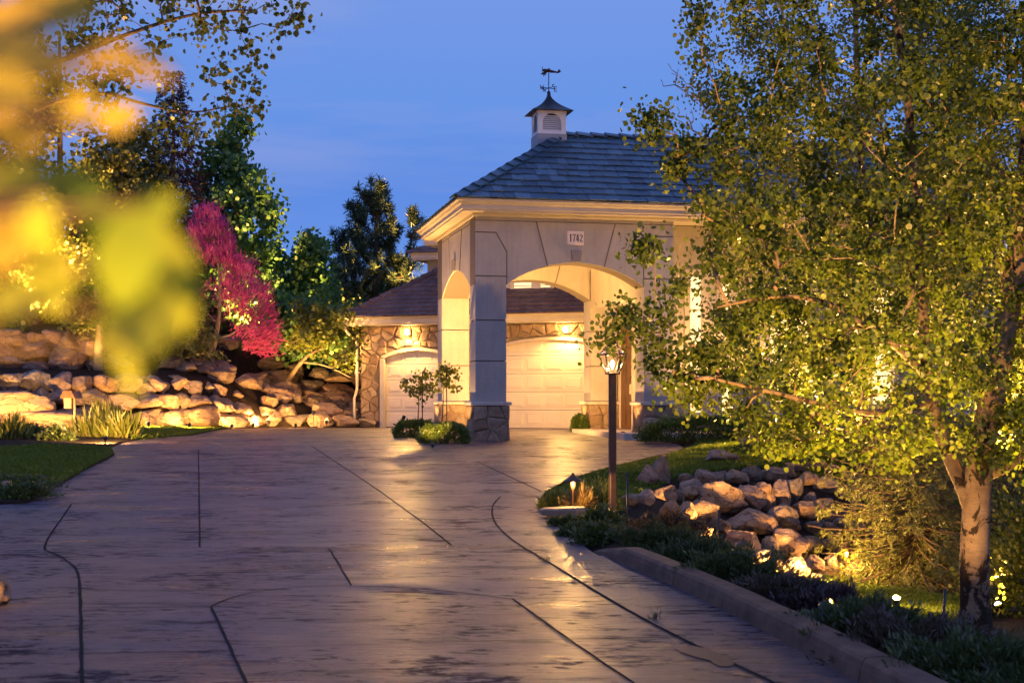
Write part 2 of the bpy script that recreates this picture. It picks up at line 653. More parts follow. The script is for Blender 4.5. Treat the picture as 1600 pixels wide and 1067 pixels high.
_s = NT('field_stone')
_v = _s.vec()
_c = _s.ramp(_s.rand(), [(0, (.26, .17, .11)), (.25, (.40, .29, .19)), (.5, (.33, .22, .15)), (.75, (.47, .36, .25)), (1, (.25, .19, .15))])
_n = _s.noise(_v, 7, 6, .65, .5)
_c = _s.mix(_s.ramp(_n, [(.35, .65), (.65, 0.0)]), _c, (.13, .09, .065))
_h = _s.math('ADD', _n, _s.math('MULTIPLY', _s.noise(_v, 40, 4, .7), .4))
M['fieldstone'] = _s.pbr(_c, .85, _s.bump(_h, .7, .03), .25)

M['boulder'] = m_boulder('tan_boulder', [(.24, .165, .115), (.40, .29, .21), (.52, .40, .30), (.33, .20, .135)])
M['boulder_pink'] = m_boulder('rose_boulder', [(.26, .18, .145), (.39, .285, .235), (.50, .39, .33), (.30, .20, .17)])
M['boulder_grey'] = m_boulder('grey_boulder', [(.20, .16, .13), (.33, .27, .215), (.44, .37, .30), (.25, .17, .12)], 4)

# soil / bark mulch
_s = NT('soil')
_v = _s.vec()
_n = _s.noise(_v, 18, 6, .75)
_c = _s.ramp(_n, [(.3, (.012, .009, .007)), (.55, (.04, .026, .018)), (.75, (.085, .055, .036))])
M['soil'] = _s.pbr(_c, .95, _s.bump(_n, 1.0, .06), .15)
# turf under the blades
_s = NT('turf')
_v = _s.vec()
_n = _s.noise(_v, 5, 6, .7)
_c = _s.ramp(_n, [(.3, (.016, .026, .006)), (.6, (.032, .055, .011)), (.8, (.05, .08, .016))])
M['turf'] = _s.pbr(_c, .95, _s.bump(_s.noise(_v, 60, 4, .7), .8, .04), .1)

# stamped concrete drive: plank-like grain running across, stained, damp sheen
_s = NT('stamped_concrete')
_v = _s.vec()
_str = _s.noise(_s.vec((.42, 2.6, 1), rot=(0, 0, R(2))), 1.7, 9, .72, .45)
_str2 = _s.noise(_s.vec((1.1, 13, 1), rot=(0, 0, R(-1))), 2.2, 7, .74, .35)
_mot = _s.noise(_v, .6, 7, .65, .3)
_fine = _s.noise(_v, 42, 5, .75)
_c = _s.ramp(_mot, [(.3, (.048, .036, .066)), (.5, (.088, .066, .108)), (.70, (.165, .118, .142))])
_c = _s.mix(_s.ramp(_str, [(.38, .6), (.52, 0.0)]), _c, (.042, .033, .038))
_c = _s.mix(_s.ramp(_str2, [(.34, .6), (.46, 0.0)]), _c, (.034, .027, .032))
_c = _s.mix(_s.ramp(_fine, [(.36, .35), (.5, 0.0)]), _c, (.05, .04, .042))
_flk = _s.math('ADD', _s.noise(_s.vec((2.6, 6.5, 1), rot=(0, 0, R(3))), 1.7, 9, .78, .5), _s.math('MULTIPLY', _s.math('SUBTRACT', _s.noise(_v, 1.1, 4, .6, .4), .46), .55))
_c = _s.mix(_s.ramp(_flk, [(.38, .7), (.49, 0.0)]), _c, (.026, .020, .026))
_c = _s.mix(_s.ramp(_flk, [(.55, 0.0), (.72, .5)]), _c, (.27, .20, .17))
_h = _s.math('ADD', _s.math('MULTIPLY', _flk, 1.3), _s.math('MULTIPLY', _str, .9))
_h = _s.math('ADD', _h, _s.math('ADD', _s.math('MULTIPLY', _str2, .8), _s.math('MULTIPLY', _fine, .14)))
_wet = _s.noise(_s.vec((.5, 1.6, 1)), .9, 4, .6)
_rg = _s.ramp(_s.math('ADD', _s.math('MULTIPLY', _wet, .6), _s.math('MULTIPLY', _str, .4)), [(.36, .22), (.62, .42)])
_msk = _s.math('MULTIPLY', _s.ramp(_flk, [(.40, 0.0), (.50, 1.0)]), _s.math('MULTIPLY', _s.ramp(_str2, [(.33, .45), (.43, 1.0)]), _s.ramp(_str, [(.38, .40), (.50, 1.0)])))
_rg = _s.math('ADD', _rg, _s.ramp(_msk, [(0, .45), (.6, 0.0)]))
M['concrete'] = _s.pbr(_c, _rg, _s.bump(_h, 1.0, .042), .55)
for q_ in _s.t.nodes:
    if q_.type == 'BSDF_PRINCIPLED':
        _s.l(_s.ramp(_msk, [(0, 0.10), (.8, .62)]), q_.inputs['Specular IOR Level'])
_s = NT('drive_joint')
_jn = _s.noise(_s.vec(), 30, 4)
M['joint'] = _s.pbr(_s.ramp(_jn, [(.4, (.012, .010, .010)), (.7, (.035, .028, .024))]), .9, _s.bump(_jn, .8, .02), .1)
_s = NT('gutter_concrete')
_v = _s.vec()
_n = _s.noise(_v, 1.2, 6, .6)
_c = _s.ramp(_n, [(.3, (.042, .038, .048)), (.6, (.075, .068, .078)), (.8, (.11, .098, .10))])
M['gutter'] = _s.pbr(_c, _s.ramp(_n, [(.3, .30), (.7, .55)]), _s.bump(_s.noise(_v, 45, 5, .7), .4, .012), .35)
_s = NT('puddle_sky_tint')
M['sky_tint'] = _s.pbr((.030, .026, .042), .35, None, .3)  # purple-blue base stands in for the reflected sky
_s = NT('kerb_concrete')
_v = _s.vec()
_n = _s.noise(_v, 5, 6, .7)
_c = _s.ramp(_n, [(.3, (.070, .038, .027)), (.55, (.14, .078, .052)), (.75, (.21, .125, .085))])
M['kerb'] = _s.pbr(_c, .75, _s.bump(_s.noise(_v, 60, 5, .75), .6, .012), .3)
M['slabrock'] = m_plain('flagstone', (.27, .20, .14), .8, .2, 5, .5, 30)

# bark
_s = NT('aspen_bark')
_v = _s.vec((1, 1, 1))
_band = _s.noise(_s.vec((3, 3, 16)), 2.2, 5, .7, .5)
_blot = _s.noise(_s.vec((3.2, 3.2, 1.9)), 1.5, 4, .6, .8)
_c = _s.ramp(_s.noise(_v, 5, 5, .6), [(.3, (.17, .115, .07)), (.7, (.30, .22, .14))])
_c = _s.mix(_s.ramp(_band, [(.60, 0.0), (.70, .7)]), _c, (.06, .045, .032))
_c = _s.mix(_s.ramp(_blot, [(.535, 0.0), (.575, .95)]), _c, (.022, .016, .012))
_sx = _s.n('ShaderNodeSeparateXYZ')
_s.l(_s.tc.outputs['Object'], _sx.inputs[0])
_zn = _s.math('ADD', _s.math('MULTIPLY', _sx.outputs['Z'], -.55), _s.math('MULTIPLY', _s.noise(_s.vec((2.5, 2.5, 1.6)), 2.0, 5, .65, .6), 1.6))
_c = _s.mix(_s.ramp(_zn, [(.44, 0.0), (.52, .96)]), _c, (.020, .014, .010))
M['aspen_bark'] = _s.pbr(_c, .85, _s.bump(_s.math('ADD', _band, _blot), .6, .03), .2)
M['bark'] = m_plain('brown_bark', (.115, .078, .048), .95, .4, 9, .8, 30)
M['twig'] = m_plain('grey_twig', (.20, .15, .11), .9, .3, 9, .5, 30)

# foliage
M['lf_aspen'] = m_leaf('aspen_leaves', [(.038, .066, .009), (.064, .098, .013), (.092, .125, .018), (.05, .082, .011), (.13, .155, .026), (.028, .052, .008)], .42)
M['lf_pale'] = m_leaf('pale_leaves', [(.06, .082, .013), (.095, .118, .02), (.14, .155, .03), (.08, .10, .016)], .45)
M['lf_left'] = m_leaf('overhang_leaves', [(.035, .05, .009), (.06, .08, .014), (.085, .10, .02)], .4)
M['lf_olive'] = m_leaf('olive_leaves', [(.065, .075, .017), (.105, .11, .026), (.15, .15, .036), (.08, .09, .022)], .35)
M['lf_green'] = m_leaf('green_leaves', [(.045, .115, .04), (.08, .175, .055), (.115, .22, .068)], .4)
M['lf_spruce_dk'] = m_leaf('purple_spruce_needles', [(.032, .024, .03), (.055, .034, .045), (.085, .042, .055), (.04, .035, .036)], .15, .05)
M['lf_spruce'] = m_leaf('spruce_needles', [(.035, .048, .018), (.06, .075, .026), (.09, .10, .036)], .22, .05)
M['lf_spruce_gd'] = m_leaf('golden_spruce_needles', [(.085, .10, .022), (.14, .15, .034), (.21, .20, .05)], .25, .05)
M['lf_pine'] = m_leaf('pine_needles', [(.035, .062, .028), (.058, .088, .036), (.09, .115, .044)], .2, .05)
M['lf_pink'] = m_leaf('pink_blossoms', [(.34, .035, .13), (.47, .065, .21), (.57, .09, .28), (.40, .045, .22)], .38, .02, (1.3, 1.0, 1.1))
M['lf_juniper'] = m_leaf('juniper_sprays', [(.026, .042, .016), (.05, .074, .024), (.088, .115, .038), (.04, .055, .02)], .15, .04)
M['lf_juniper_br'] = m_leaf('dry_juniper_sprays', [(.05, .036, .026), (.085, .064, .045), (.056, .05, .034)], .12, .04)
M['lf_purple'] = m_leaf('dark_purple_leaves', [(.020, .012, .016), (.04, .022, .028), (.03, .02, .02)], .2, .05)
M['lf_box'] = m_leaf('boxwood_leaves', [(.045, .085, .010), (.08, .135, .016), (.13, .19, .026)], .3, .08)
M['lf_iris'] = m_leaf('iris_leaves', [(.10, .13, .02), (.18, .20, .035), (.30, .29, .07)], .35, .06)
M['lf_straw'] = m_leaf('straw_grass', [(.20, .13, .05), (.30, .20, .08), (.40, .28, .12), (.16, .15, .04)], .35, .03)
M['grass'] = m_leaf('lawn_blades', [(.06, .10, .010), (.105, .155, .016), (.15, .20, .026)], .3, .03)
M['lf_fore'] = m_leaf('foreground_gold_leaves', [(.30, .28, .04), (.42, .34, .055), (.46, .33, .06), (.36, .31, .045)], .5, .03)
M['lf_fore2'] = m_leaf('foreground_green_leaves', [(.15, .24, .016), (.25, .32, .025), (.34, .37, .04), (.19, .27, .018)], .5, .03)
M['lf_cover'] = m_leaf('ground_cover_leaves', [(.035, .06, .018), (.065, .098, .026), (.10, .125, .036)], .25, .06)

M['bulb'] = m_emit('lamp_bulb', WARM, 120.0)
M['lens'] = m_emit('uplight_lens', (1, .70, .35), 30.0)
M['lit_pane'] = m_emit('lit_window_pane', (1.0, .62, .25), 2.2)
M['blind_pane'] = m_emit('lit_blinds', (1.0, .66, .30), 1.9)

# ------------------------------------------------------------------ ground, drive, kerb, hills
def inpoly(x, y, poly):
    x, y = np.asarray(x), np.asarray(y)
    r = np.zeros(x.shape, bool)
    n = len(poly)
    for i in range(n):
        x0, y0 = poly[i][:2]
        x1, y1 = poly[(i + 1) % n][:2]
        if y0 == y1: continue
        c = ((y0 > y) != (y1 > y)) & (x < (x1 - x0) * (y - y0) / (y1 - y0) + x0)
        r ^= c
    return r


LAWN_L = [G(*p) for p in ((-420, 786), (40, 784), (100, 754), (150, 725.5), (178, 711.5), (171, 704), (110, 700), (40, 700), (-420, 712))]
STRIP_L = [G(*p) for p in ((205, 688.5), (215, 687.8), (300, 680.3), (346, 671.3), (356, 670.2))] + [((p - CX) / FPX * d, d, 0) for p, d in ((356, 40.0), (330, 39.3), (250, 37.35), (205, 36.9))]
LAWN_R = [G(*p) for p in ((846, 786), (850, 772), (882, 754.5), (922, 740), (962, 729), (1012, 717), (1052, 708), (1072, 700), (1090, 693), (1300, 690), (1560, 690),
                          (1560, 706), (1430, 735), (1320, 738), (1250, 732), (1130, 738), (1060, 748), (1005, 765), (985, 778), (960, 800), (900, 800))]
LAWN_LOW = [P(*q)[:2] for q in ((1255, 925, 17.8), (1265, 905, 19.0), (1330, 904, 19.9), (1430, 912, 20), (1540, 930, 18), (1530, 980, 15), (1450, 985, 14.8), (1380, 960, 15.6), (1290, 940, 16.8))]

dl = np.concatenate([[-300, -60, -15, -3], np.arange(0.5, 48.01, 0.2), [50, 53, 57, 63, 72, 85, 105, 140, 200, 320, 600, 1200, 2500, 5200]])
dl = np.unique(np.concatenate([dl, [LE[0, 1] - .012, LE[0, 1]]]))
lt = np.concatenate([[-4000, -1800, -800, -300, -120, -60, -36], np.arange(-26, -14.0, 0.5)])
rows = []
for d in dl:
    l, r = float(xL(np.clip(d, 0, 60))), float(xR(np.clip(d, 0, 60)))
    left = np.concatenate([[-4000, -1800, -800, -300, -120, -60, -36], np.linspace(-24, l - .001, 70)])
    mid = np.linspace(l + .001, r - .001, 26)
    right = np.concatenate([r + .001 + (np.linspace(0, 1, 70) ** 1.25) * (16 - r), [22, 36, 60, 120, 300, 800, 1800, 4000]])
    rows.append(np.concatenate([left, mid, right]))
gx = np.array(rows)
gd = np.repeat(dl[:, None], gx.shape[1], 1)
gz = np.zeros_like(gx)
for i in range(len(dl)):
    gz[i] = H(np.clip(gx[i], -24, 16), np.clip(np.full(gx.shape[1], dl[i]), 0.0, 60.0))
nr, nc = gx.shape
V = np.stack([gx.ravel(), gd.ravel(), gz.ravel()], 1)
ii, jj = np.meshgrid(np.arange(nr - 1), np.arange(nc - 1), indexing='ij')
a = (ii * nc + jj).ravel()
F = np.stack([a, a + 1, a + nc + 1, a + nc], 1)
me = np_mesh('ground', V, len(F), 4, M['soil'], F, smooth=True)
me.materials.append(M['turf'])
cx_, cd_ = V[F].mean(1)[:, 0], V[F].mean(1)[:, 1]
turf = inpoly(cx_, cd_, LAWN_L) | inpoly(cx_, cd_, STRIP_L) | inpoly(cx_, cd_, LAWN_R) | inpoly(cx_, cd_, LAWN_LOW) | (cd_ > 60)
me.polygons.foreach_set('material_index', turf.astype(np.int32))
tag(link('ground', me), kind='structure')

# drive
rows, zs = [], []
dd = np.unique(np.concatenate([np.arange(0.5, 41.2, 0.15), [LE[0, 1] - .012, LE[0, 1]]]))
for d in dd:
    rows.append(np.linspace(float(xL(d)), float(xR(d)), 40))
gx = np.array(rows)
gd = np.repeat(dd[:, None], 40, 1)
gz = prof(gd)
V = np.stack([gx.ravel(), gd.ravel(), gz.ravel()], 1)
nr, nc = gx.shape
ii, jj = np.meshgrid(np.arange(nr - 1), np.arange(nc - 1), indexing='ij')
a = (ii * nc + jj).ravel()
F = np.stack([a, a + 1, a + nc + 1, a + nc], 1)
tag(link('driveway', np_mesh('driveway', V, len(F), 4, M['concrete'], F, smooth=True)), kind='structure')


def smooth_line(pts, step=.12, it=2):
    pts = [Vector(p) for p in pts]
    for _ in range(it):
        q = [pts[0]]
        for i in range(len(pts) - 1):
            q += [pts[i] * .75 + pts[i + 1] * .25, pts[i] * .25 + pts[i + 1] * .75]
        q.append(pts[-1])
        pts = q
    out = [pts[0]]
    for i in range(len(pts) - 1):
        L = (pts[i + 1] - pts[i]).length
        n = max(1, int(L / step))
        for k in range(1, n + 1):
            out.append(pts[i].lerp(pts[i + 1], k / n))
    return out


jm = MB()


def joint(pix, w=.03, it=2):
    l = smooth_line([G(*p) for p in pix], it=it)
    vs, fs = [], []
    for i, p in enumerate(l):
        t = (l[min(i + 1, len(l) - 1)] - l[max(i - 1, 0)]).normalized()
        nx, ny = -t.y, t.x
        ww = w * .34 * (1 + .45 * noise.noise(Vector((p.x * 6, p.y * 6, 3.0))))
        wob = .005 * noise.noise(Vector((p.x * 3, p.y * 3, 9.0)))
        for s in (-1, 1):
            x, y = p.x + nx * (s * ww + wob), p.y + ny * (s * ww + wob)
            vs.append((x, y, float(prof(y)) + .004))
    for i in range(len(l) - 1):
        fs.append((2 * i, 2 * i + 2, 2 * i + 3, 2 * i + 1))
    jm.add(vs, fs)


joint([(310, 703), (311, 760), (312, 855)], .03)
joint([(487, 697), (545, 735), (605, 775), (660, 815), (705, 852)], .035)
joint([(745, 721), (846, 768)], .035)
joint([(838, 690), (960, 719)], .02)
joint([(112, 787), (300, 781), (600, 777), (836, 778)], .03, 1)
joint([(20, 788.5), (110, 786.8)], .06, 1)
joint([(112, 787), (62, 857), (84, 864), (112, 880), (124, 897), (126, 960), (128, 1067), (129, 1180)], .034)
joint([(782, 776), (768, 790), (770, 815), (800, 845), (860, 880), (940, 930), (1010, 970), (1100, 1015), (1210, 1067), (1300, 1110)], .034)
joint([(514, 857), (549, 915)], .028)
joint([(330, 947), (360, 934), (400, 924), (470, 916.5), (560, 915), (680, 921), (800, 936)], .026)
joint([(800, 935), (890, 1000), (990, 1067), (1060, 1112)], .026)
joint([(330, 948), (385, 1067), (415, 1130)], .028)
joint([(128, 950), (330, 948)], .02, 1)
joint([(0, 938), (122, 931)], .026, 1)
joint([(130, 1021), (356, 1017)], .02, 1)
joint([(-20, 1061), (127, 1056)], .02, 1)
joint([(800, 936), (948, 932)], .022, 1)
joint([(882, 999), (1072, 995)], .022, 1)
joint([(126, 857), (310, 855), (560, 857)], .016, 1)
joint([(843, 804), (775, 806)], .014, 1)
joint([(396, 1012), (700, 1003), (880, 999)], .014, 1)
tag(jm.build('driveway_joints', M['joint']), kind='structure')

# kerb and gutter
_K = [G(*p) for p in ((1560, 1190), (1340, 1067), (1190, 985), (1060, 920), (975, 884), (925, 861))]
KL = smooth_line(_K, .1)
km = MB()
tot = [0.0]
for i in range(1, len(KL)):
    tot.append(tot[-1] + (KL[i] - KL[i - 1]).length)
ends = tot[-1]


def kerb_part(i0, i1):
    vs, fs = [], []
    for i in range(i0, i1 + 1):
        p = KL[i]
        t = (KL[min(i + 1, len(KL) - 1)] - KL[max(i - 1, 0)]).normalized()
        nx, ny = t.y, -t.x
        z = float(prof(p.y))
        h = .135 * min(1.0, max(.04, (ends - tot[i]) / .9)) ** .75 + .004 * noise.noise(Vector((p.x * 2, p.y * 2, 0)))
        w = .21
        for o, q in ((0, -.06), (.022, h * .55), (.035, h - .02), (.055, h), (w - .02, h + .004), (w, h - .015), (w, -.25)):
            vs.append((p.x + nx * o, p.y + ny * o, z + q))
    k = 7
    n = i1 - i0
    for i in range(n):
        for j in range(k - 1):
            fs.append((i * k + j, i * k + j + 1, (i + 1) * k + j + 1, (i + 1) * k + j))
    fs.append(tuple(range(k)))
    fs.append(tuple(n * k + j for j in range(k - 1, -1, -1)))
    km.add(vs, fs)


_cut = [0]
for target in (1050, 1338):
    pass
_pix = [CX + FPX * p.x / p.y for p in KL]
ia = min(range(len(KL)), key=lambda i: abs(_pix[i] - 1338))
ib = min(range(len(KL)), key=lambda i: abs(_pix[i] - 1047))
kerb_part(0, ia - 0)
KL_a = KL[ia]
KL[ia] = KL[ia].lerp(KL[ia + 1], .12)
kerb_part(ia, ib)
KL[ib] = KL[ib].lerp(KL[ib + 1], .12)
kerb_part(ib, len(KL) - 1)
tag(km.build('kerb', M['kerb']), kind='structure')

_J = np.array([G(*p) for p in ((870, 887), (940, 930), (1010, 970), (1100, 1015), (1210, 1067), (1300, 1110))])
_Kx = np.array([(p.x, p.y) for p in KL])
gm_ = MB()
vs, fs = [], []
for i, d in enumerate(np.arange(6.6, 13.0, .1)):
    xj = np.interp(d, _J[::-1, 1], _J[::-1, 0]) + .02
    xk = np.interp(d, _Kx[::1, 1], _Kx[::1, 0]) + .02
    if d > 12.2: xj = xj + (xk - xj) * (d - 12.2) / .85
    for k in range(5):
        x = xj + (xk - xj) * k / 4
        vs.append((x, d, float(prof(d)) + .003 - .012 * math.sin(math.pi * k / 4) * 0 + .0))
    if i:
        for k in range(4):
            fs.append(((i - 1) * 5 + k, (i - 1) * 5 + k + 1, i * 5 + k + 1, i * 5 + k))
gm_.add(vs, fs, 0, True)
tag(gm_.build('gutter', M['concrete']), kind='structure')

# puddle beside the gutter joint, its sky reflection painted as a flat tint
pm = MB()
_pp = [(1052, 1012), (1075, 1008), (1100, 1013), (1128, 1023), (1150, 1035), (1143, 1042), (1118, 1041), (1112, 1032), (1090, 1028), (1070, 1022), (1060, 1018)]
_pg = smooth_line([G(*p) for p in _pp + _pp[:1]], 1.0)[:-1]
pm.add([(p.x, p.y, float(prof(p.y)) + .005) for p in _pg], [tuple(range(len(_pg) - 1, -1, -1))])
tag(pm.build('puddle', M['sky_tint']), kind='structure')

# hills far behind
hx = np.linspace(-2600, 2600, 140)
hd = np.linspace(1900, 3400, 30)
X, D = np.meshgrid(hx, hd)
Z = np.zeros_like(X)
for i in range(X.shape[0]):
    for j in range(X.shape[1]):
        q = Vector((X[i, j] / 700.0, D[i, j] / 700.0, 1.7))
        rise = math.sin(min(1, (D[i, j] - 1900) / 1000.0) * math.pi / 2)
        Z[i, j] = rise * (185 + 70 * noise.fractal(q, 1.0, 2.0, 6) + 45 * noise.fractal(q * 4, 1.0, 2.0, 5)) + .66
nr, nc = X.shape
V = np.stack([X.ravel(), D.ravel(), Z.ravel()], 1)
ii, jj = np.meshgrid(np.arange(nr - 1), np.arange(nc - 1), indexing='ij')
a = (ii * nc + jj).ravel()
F = np.stack([a, a + 1, a + nc + 1, a + nc], 1)
M['hill'] = m_plain('wooded_hill', (.035, .045, .05), .95, .35, .01, .2, .1)
tag(link('hills', np_mesh('hills', V, len(F), 4, M['hill'], F, smooth=True)), kind='structure')


# lawns
def grass_blades(name, poly, n, hgt, wid, mat, seed, zoff=0.0):
    r = np.random.default_rng(seed)
    pp = np.array([q[:2] for q in poly])
    lo, hi = pp.min(0), pp.max(0)
    X = np.zeros((0, 2))
    while len(X) < n:
        q = r.uniform(lo, hi, (n * 2, 2))
        q = q[inpoly(q[:, 0], q[:, 1], poly)]
        X = np.concatenate([X, q])
    X = X[:n]
    z = H(X[:, 0], X[:, 1]) + zoff
    b = np.stack([X[:, 0], X[:, 1], z], 1)
    ang = r.uniform(0, 2 * np.pi, n)
    lean = r.normal(0, .5, (n, 2))
    pat = np.array([.75 + .5 * noise.noise(Vector((x * .9, y * .9, 0))) + .35 * noise.noise(Vector((x * 3, y * 3, 4))) for x, y in X])
    h = hgt * r.uniform(.6, 1.3, n) * pat
    side = np.stack([np.cos(ang), np.sin(ang), np.zeros(n)], 1) * (wid * r.uniform(.7, 1.3, n))[:, None]
    tip = b + np.stack([lean[:, 0] * h, lean[:, 1] * h, h], 1)
    midp = b + np.stack([lean[:, 0] * h * .3, lean[:, 1] * h * .3, h * .6], 1)
    V = np.empty((n, 4, 3))
    V[:, 0] = b - side
    V[:, 1] = b + side
    V[:, 2] = midp + side * .75
    V[:, 3] = tip
    return tag(link(name, np_mesh(name, V.reshape(-1, 3), n, 4, mat)), kind='stuff')


grass_blades('lawn_grass', LAWN_L, 60000, .075, .006, M['grass'], 1)
grass_blades('lawn_grass', STRIP_L, 9000, .075, .006, M['grass'], 2)
grass_blades('lawn_grass', LAWN_R, 110000, .07, .0055, M['grass'], 3)
grass_blades('lawn_grass', LAWN_LOW, 26000, .09, .006, M['grass'], 4)

# ------------------------------------------------------------------ stone cladding made of separate stones
def clip_half(poly, px_, py_, nx, ny):
    out = []
    n = len(poly)
    for i in range(n):
        a, b = poly[i], poly[(i + 1) % n]
        da = (a[0] - px_) * nx + (a[1] - py_) * ny
        db = (b[0] - px_) * nx + (b[1] - py_) * ny
        if da <= 0: out.append(a)
        if (da < 0) != (db < 0) and da != db:
            t = da / (da - db)
            out.append((a[0] + (b[0] - a[0]) * t, a[1] + (b[1] - a[1]) * t))
    return out


def stones(mb, u0, u1, v0, v1, size, fn, seed, inside=None, push=None, asp=1.0, dep=(.02, .055), gap=.010, mi=0):
    """irregular stones over a rectangle; fn(u, v, out) -> point"""
    r = random.Random(seed)
    nu, nv = max(1, round((u1 - u0) / size)), max(1, round((v1 - v0) / (size * asp)))
    pts = []
    for i in range(nu):
        for j in range(nv):
            pts.append((u0 + (i + .5 + r.uniform(-.42, .42) + .25 * (j % 2)) * (u1 - u0) / nu, v0 + (j + .5 + r.uniform(-.42, .42)) * (v1 - v0) / nv))
    pts = [p for p in pts if r.random() > .14]
    for k, p in enumerate(pts):
        poly = [(u0, v0), (u1, v0), (u1, v1), (u0, v1)]
        for q in pts:
            if q is p: continue
            dx, dy = q[0] - p[0], q[1] - p[1]
            L = math.hypot(dx, dy)
            if L > size * 4 or L < 1e-6: continue
            poly = clip_half(poly, (p[0] + q[0]) / 2, (p[1] + q[1]) / 2, dx / L, dy / L)
            if len(poly) < 3: break
        if len(poly) < 3: continue
        cxx, cyy = sum(a[0] for a in poly) / len(poly), sum(a[1] for a in poly) / len(poly)
        if inside and inside(cxx, cyy): continue
        if push: poly = [push(*a) for a in poly]
        # densify and roughen the outline
        pl = []
        for i in range(len(poly)):
            a, b = poly[i], poly[(i + 1) % len(poly)]
            pl.append(a)
            if math.hypot(b[0] - a[0], b[1] - a[1]) > size * .35:
                pl.append(((a[0] + b[0]) / 2 + r.uniform(-.012, .012), (a[1] + b[1]) / 2 + r.uniform(-.012, .012)))
        d = r.uniform(*dep)
        tu, tv = r.uniform(-.08, .08), r.uniform(-.10, .10)

        def ring(shr, out, tilt=0.0):
            o = []
            for (x, y) in pl:
                L = math.hypot(x - cxx, y - cyy) + 1e-6
                f = max(.15, 1 - shr / L)
                xx, yy = cxx + (x - cxx) * f, cyy + (y - cyy) * f
                o.append(fn(xx, yy, out + tilt * ((xx - cxx) * tu + (yy - cyy) * tv)))
            return o
        n = len(pl)
        vs = ring(gap * .7, -.005) + ring(gap, d * .6) + ring(gap + .022, d, 1.0) + ring(size * .3, d + .008, 1.2)
        fs = []
        for L_ in range(3):
            for i in range(n):
                j = (i + 1) % n
                fs.append((L_ * n + i, L_ * n + j, (L_ + 1) * n + j, (L_ + 1) * n + i))
        fs.append(tuple(range(3 * n, 4 * n)))
        mb.add(vs, fs, mi)


def tiles(mb, org, ud, vd, L0, L1, uA, uB, vmax, e=.33, w=.31, seed=0, mi=0, thick=.028):
    """courses of roof tiles on a sloping plane. u range at height v is [L0 + uA*v, L1 - uB*v]"""
    r = random.Random(seed)
    org, ud, vd = Vector(org), Vector(ud).normalized(), Vector(vd).normalized()
    nn = ud.cross(vd).normalized()
    if nn.z < 0: nn = -nn
    nC = int(math.ceil(vmax / e))
    for c in range(nC):
        v0, v1 = c * e, min((c + 1) * e + .05, vmax)
        a0, b0 = L0 + uA * v0, L1 - uB * v0
        a1, b1 = L0 + uA * v1, L1 - uB * v1
        u = a0 - r.uniform(0, w)
        while u < b0:
            ww = w * r.uniform(.72, 1.25)
            x0, x1 = u + .004, u + ww - .004
            u += ww
            q0, q1 = max(x0, a0), min(x1, b0)
            p0, p1 = max(x0, a1), min(x1, b1)
            if q1 - q0 < .02: continue
            if p1 - p0 < .005:
                pm_ = min(max((x0 + x1) / 2, a1), b1)
                p0, p1 = pm_ - .003, pm_ + .003
            drop = r.uniform(-.018, .018)
            lift = .034 + r.uniform(0, .012)
            tw = r.uniform(-.005, .005)
            vs = []
            for (uu, vv, o) in ((q0, v0 + drop, lift + tw), (q1, v0 + drop + r.uniform(-.006, .006), lift - tw), (p1, v1, .012), (p0, v1, .012)):
                vs.append(org + ud * uu + vd * vv + nn * o)
            bs = []
            for (uu, vv, o) in ((q0, v0 + drop, lift - thick), (q1, v0 + drop, lift - thick), (p1, v1, -.004), (p0, v1, -.004)):
                bs.append(org + ud * uu + vd * vv + nn * o)
            mb.add(vs + bs, [(0, 1, 2, 3), (7, 6, 5, 4), (0, 4, 5, 1), (1, 5, 6, 2), (2, 6, 7, 3), (3, 7, 4, 0)], mi)


def ridge_caps(mb, p0, p1, w=.17, seg=.36, seed=0, mi=0):
    r = random.Random(seed)
    p0, p1 = Vector(p0), Vector(p1)
    t = (p1 - p0)
    L = t.length
    t.normalize()
    s = t.cross(Vector((0, 0, 1))).normalized()
    up = s.cross(t).normalized()
    n = int(L / seg)
    for i in range(n):
        a, b = p0 + t * (i * L / n - .04), p0 + t * ((i + 1) * L / n)
        vs = []
        for q, h in ((a, .085 + r.uniform(0, .015)), (b, .05)):
            for sg, dz in ((-1, -.085), (0, .0), (1, -.085)):
                vs.append(q + s * (sg * w) + up * (h + dz))
            for sg, dz in ((1, -.115), (0, -.03), (-1, -.115)):
                vs.append(q + s * (sg * w) + up * (h + dz))
        fs = [tuple(range(5, -1, -1)), tuple(range(6, 12))]
        for k in range(6):
            k2 = (k + 1) % 6
            fs.append((k, k2, 6 + k2, 6 + k))
        mb.add(vs, fs, mi)


def arc(x0, x1, zs, zc, n=28):
    """segmental arch from (x0,zs) to (x1,zs) with crown zc"""
    h, r_ = (x1 - x0) / 2, zc - zs
    Rr = (h * h + r_ * r_) / (2 * r_)
    cxx, cz = (x0 + x1) / 2, zc - Rr
    a = math.asin(h / Rr)
    return [(cxx + Rr * math.sin(-a + 2 * a * i / n), cz + Rr * math.cos(-a + 2 * a * i / n)) for i in range(n + 1)]


def arcz(x, x0, x1, zs, zc):
    h, r_ = (x1 - x0) / 2, zc - zs
    Rr = (h * h + r_ * r_) / (2 * r_)
    dx = x - (x0 + x1) / 2
    return zc - Rr + math.sqrt(max(0, Rr * Rr - dx * dx))


# ------------------------------------------------------------------ porte cochere
PA = 12.0
po = P(743, 688, 31.7)
PZ = po[2]
port = thing('porte_cochere', po, 'stucco carriage porch with arches, slate hip roof and white cupola before the garage', 'carriage porch', rz=R(PA))
Wd, Dp, CW = 4.62, 5.36, .70          # width, depth, column
ZS, ZC, ZT = 3.48, 4.00, 5.06         # spring, crown, wall top
SEND = 14.0


def pw(s, t, z=0.0):
    c, n_ = math.cos(R(PA)), math.sin(R(PA))
    return (po[0] + s * c - t * n_, po[1] + s * n_ + t * c, po[2] + z)


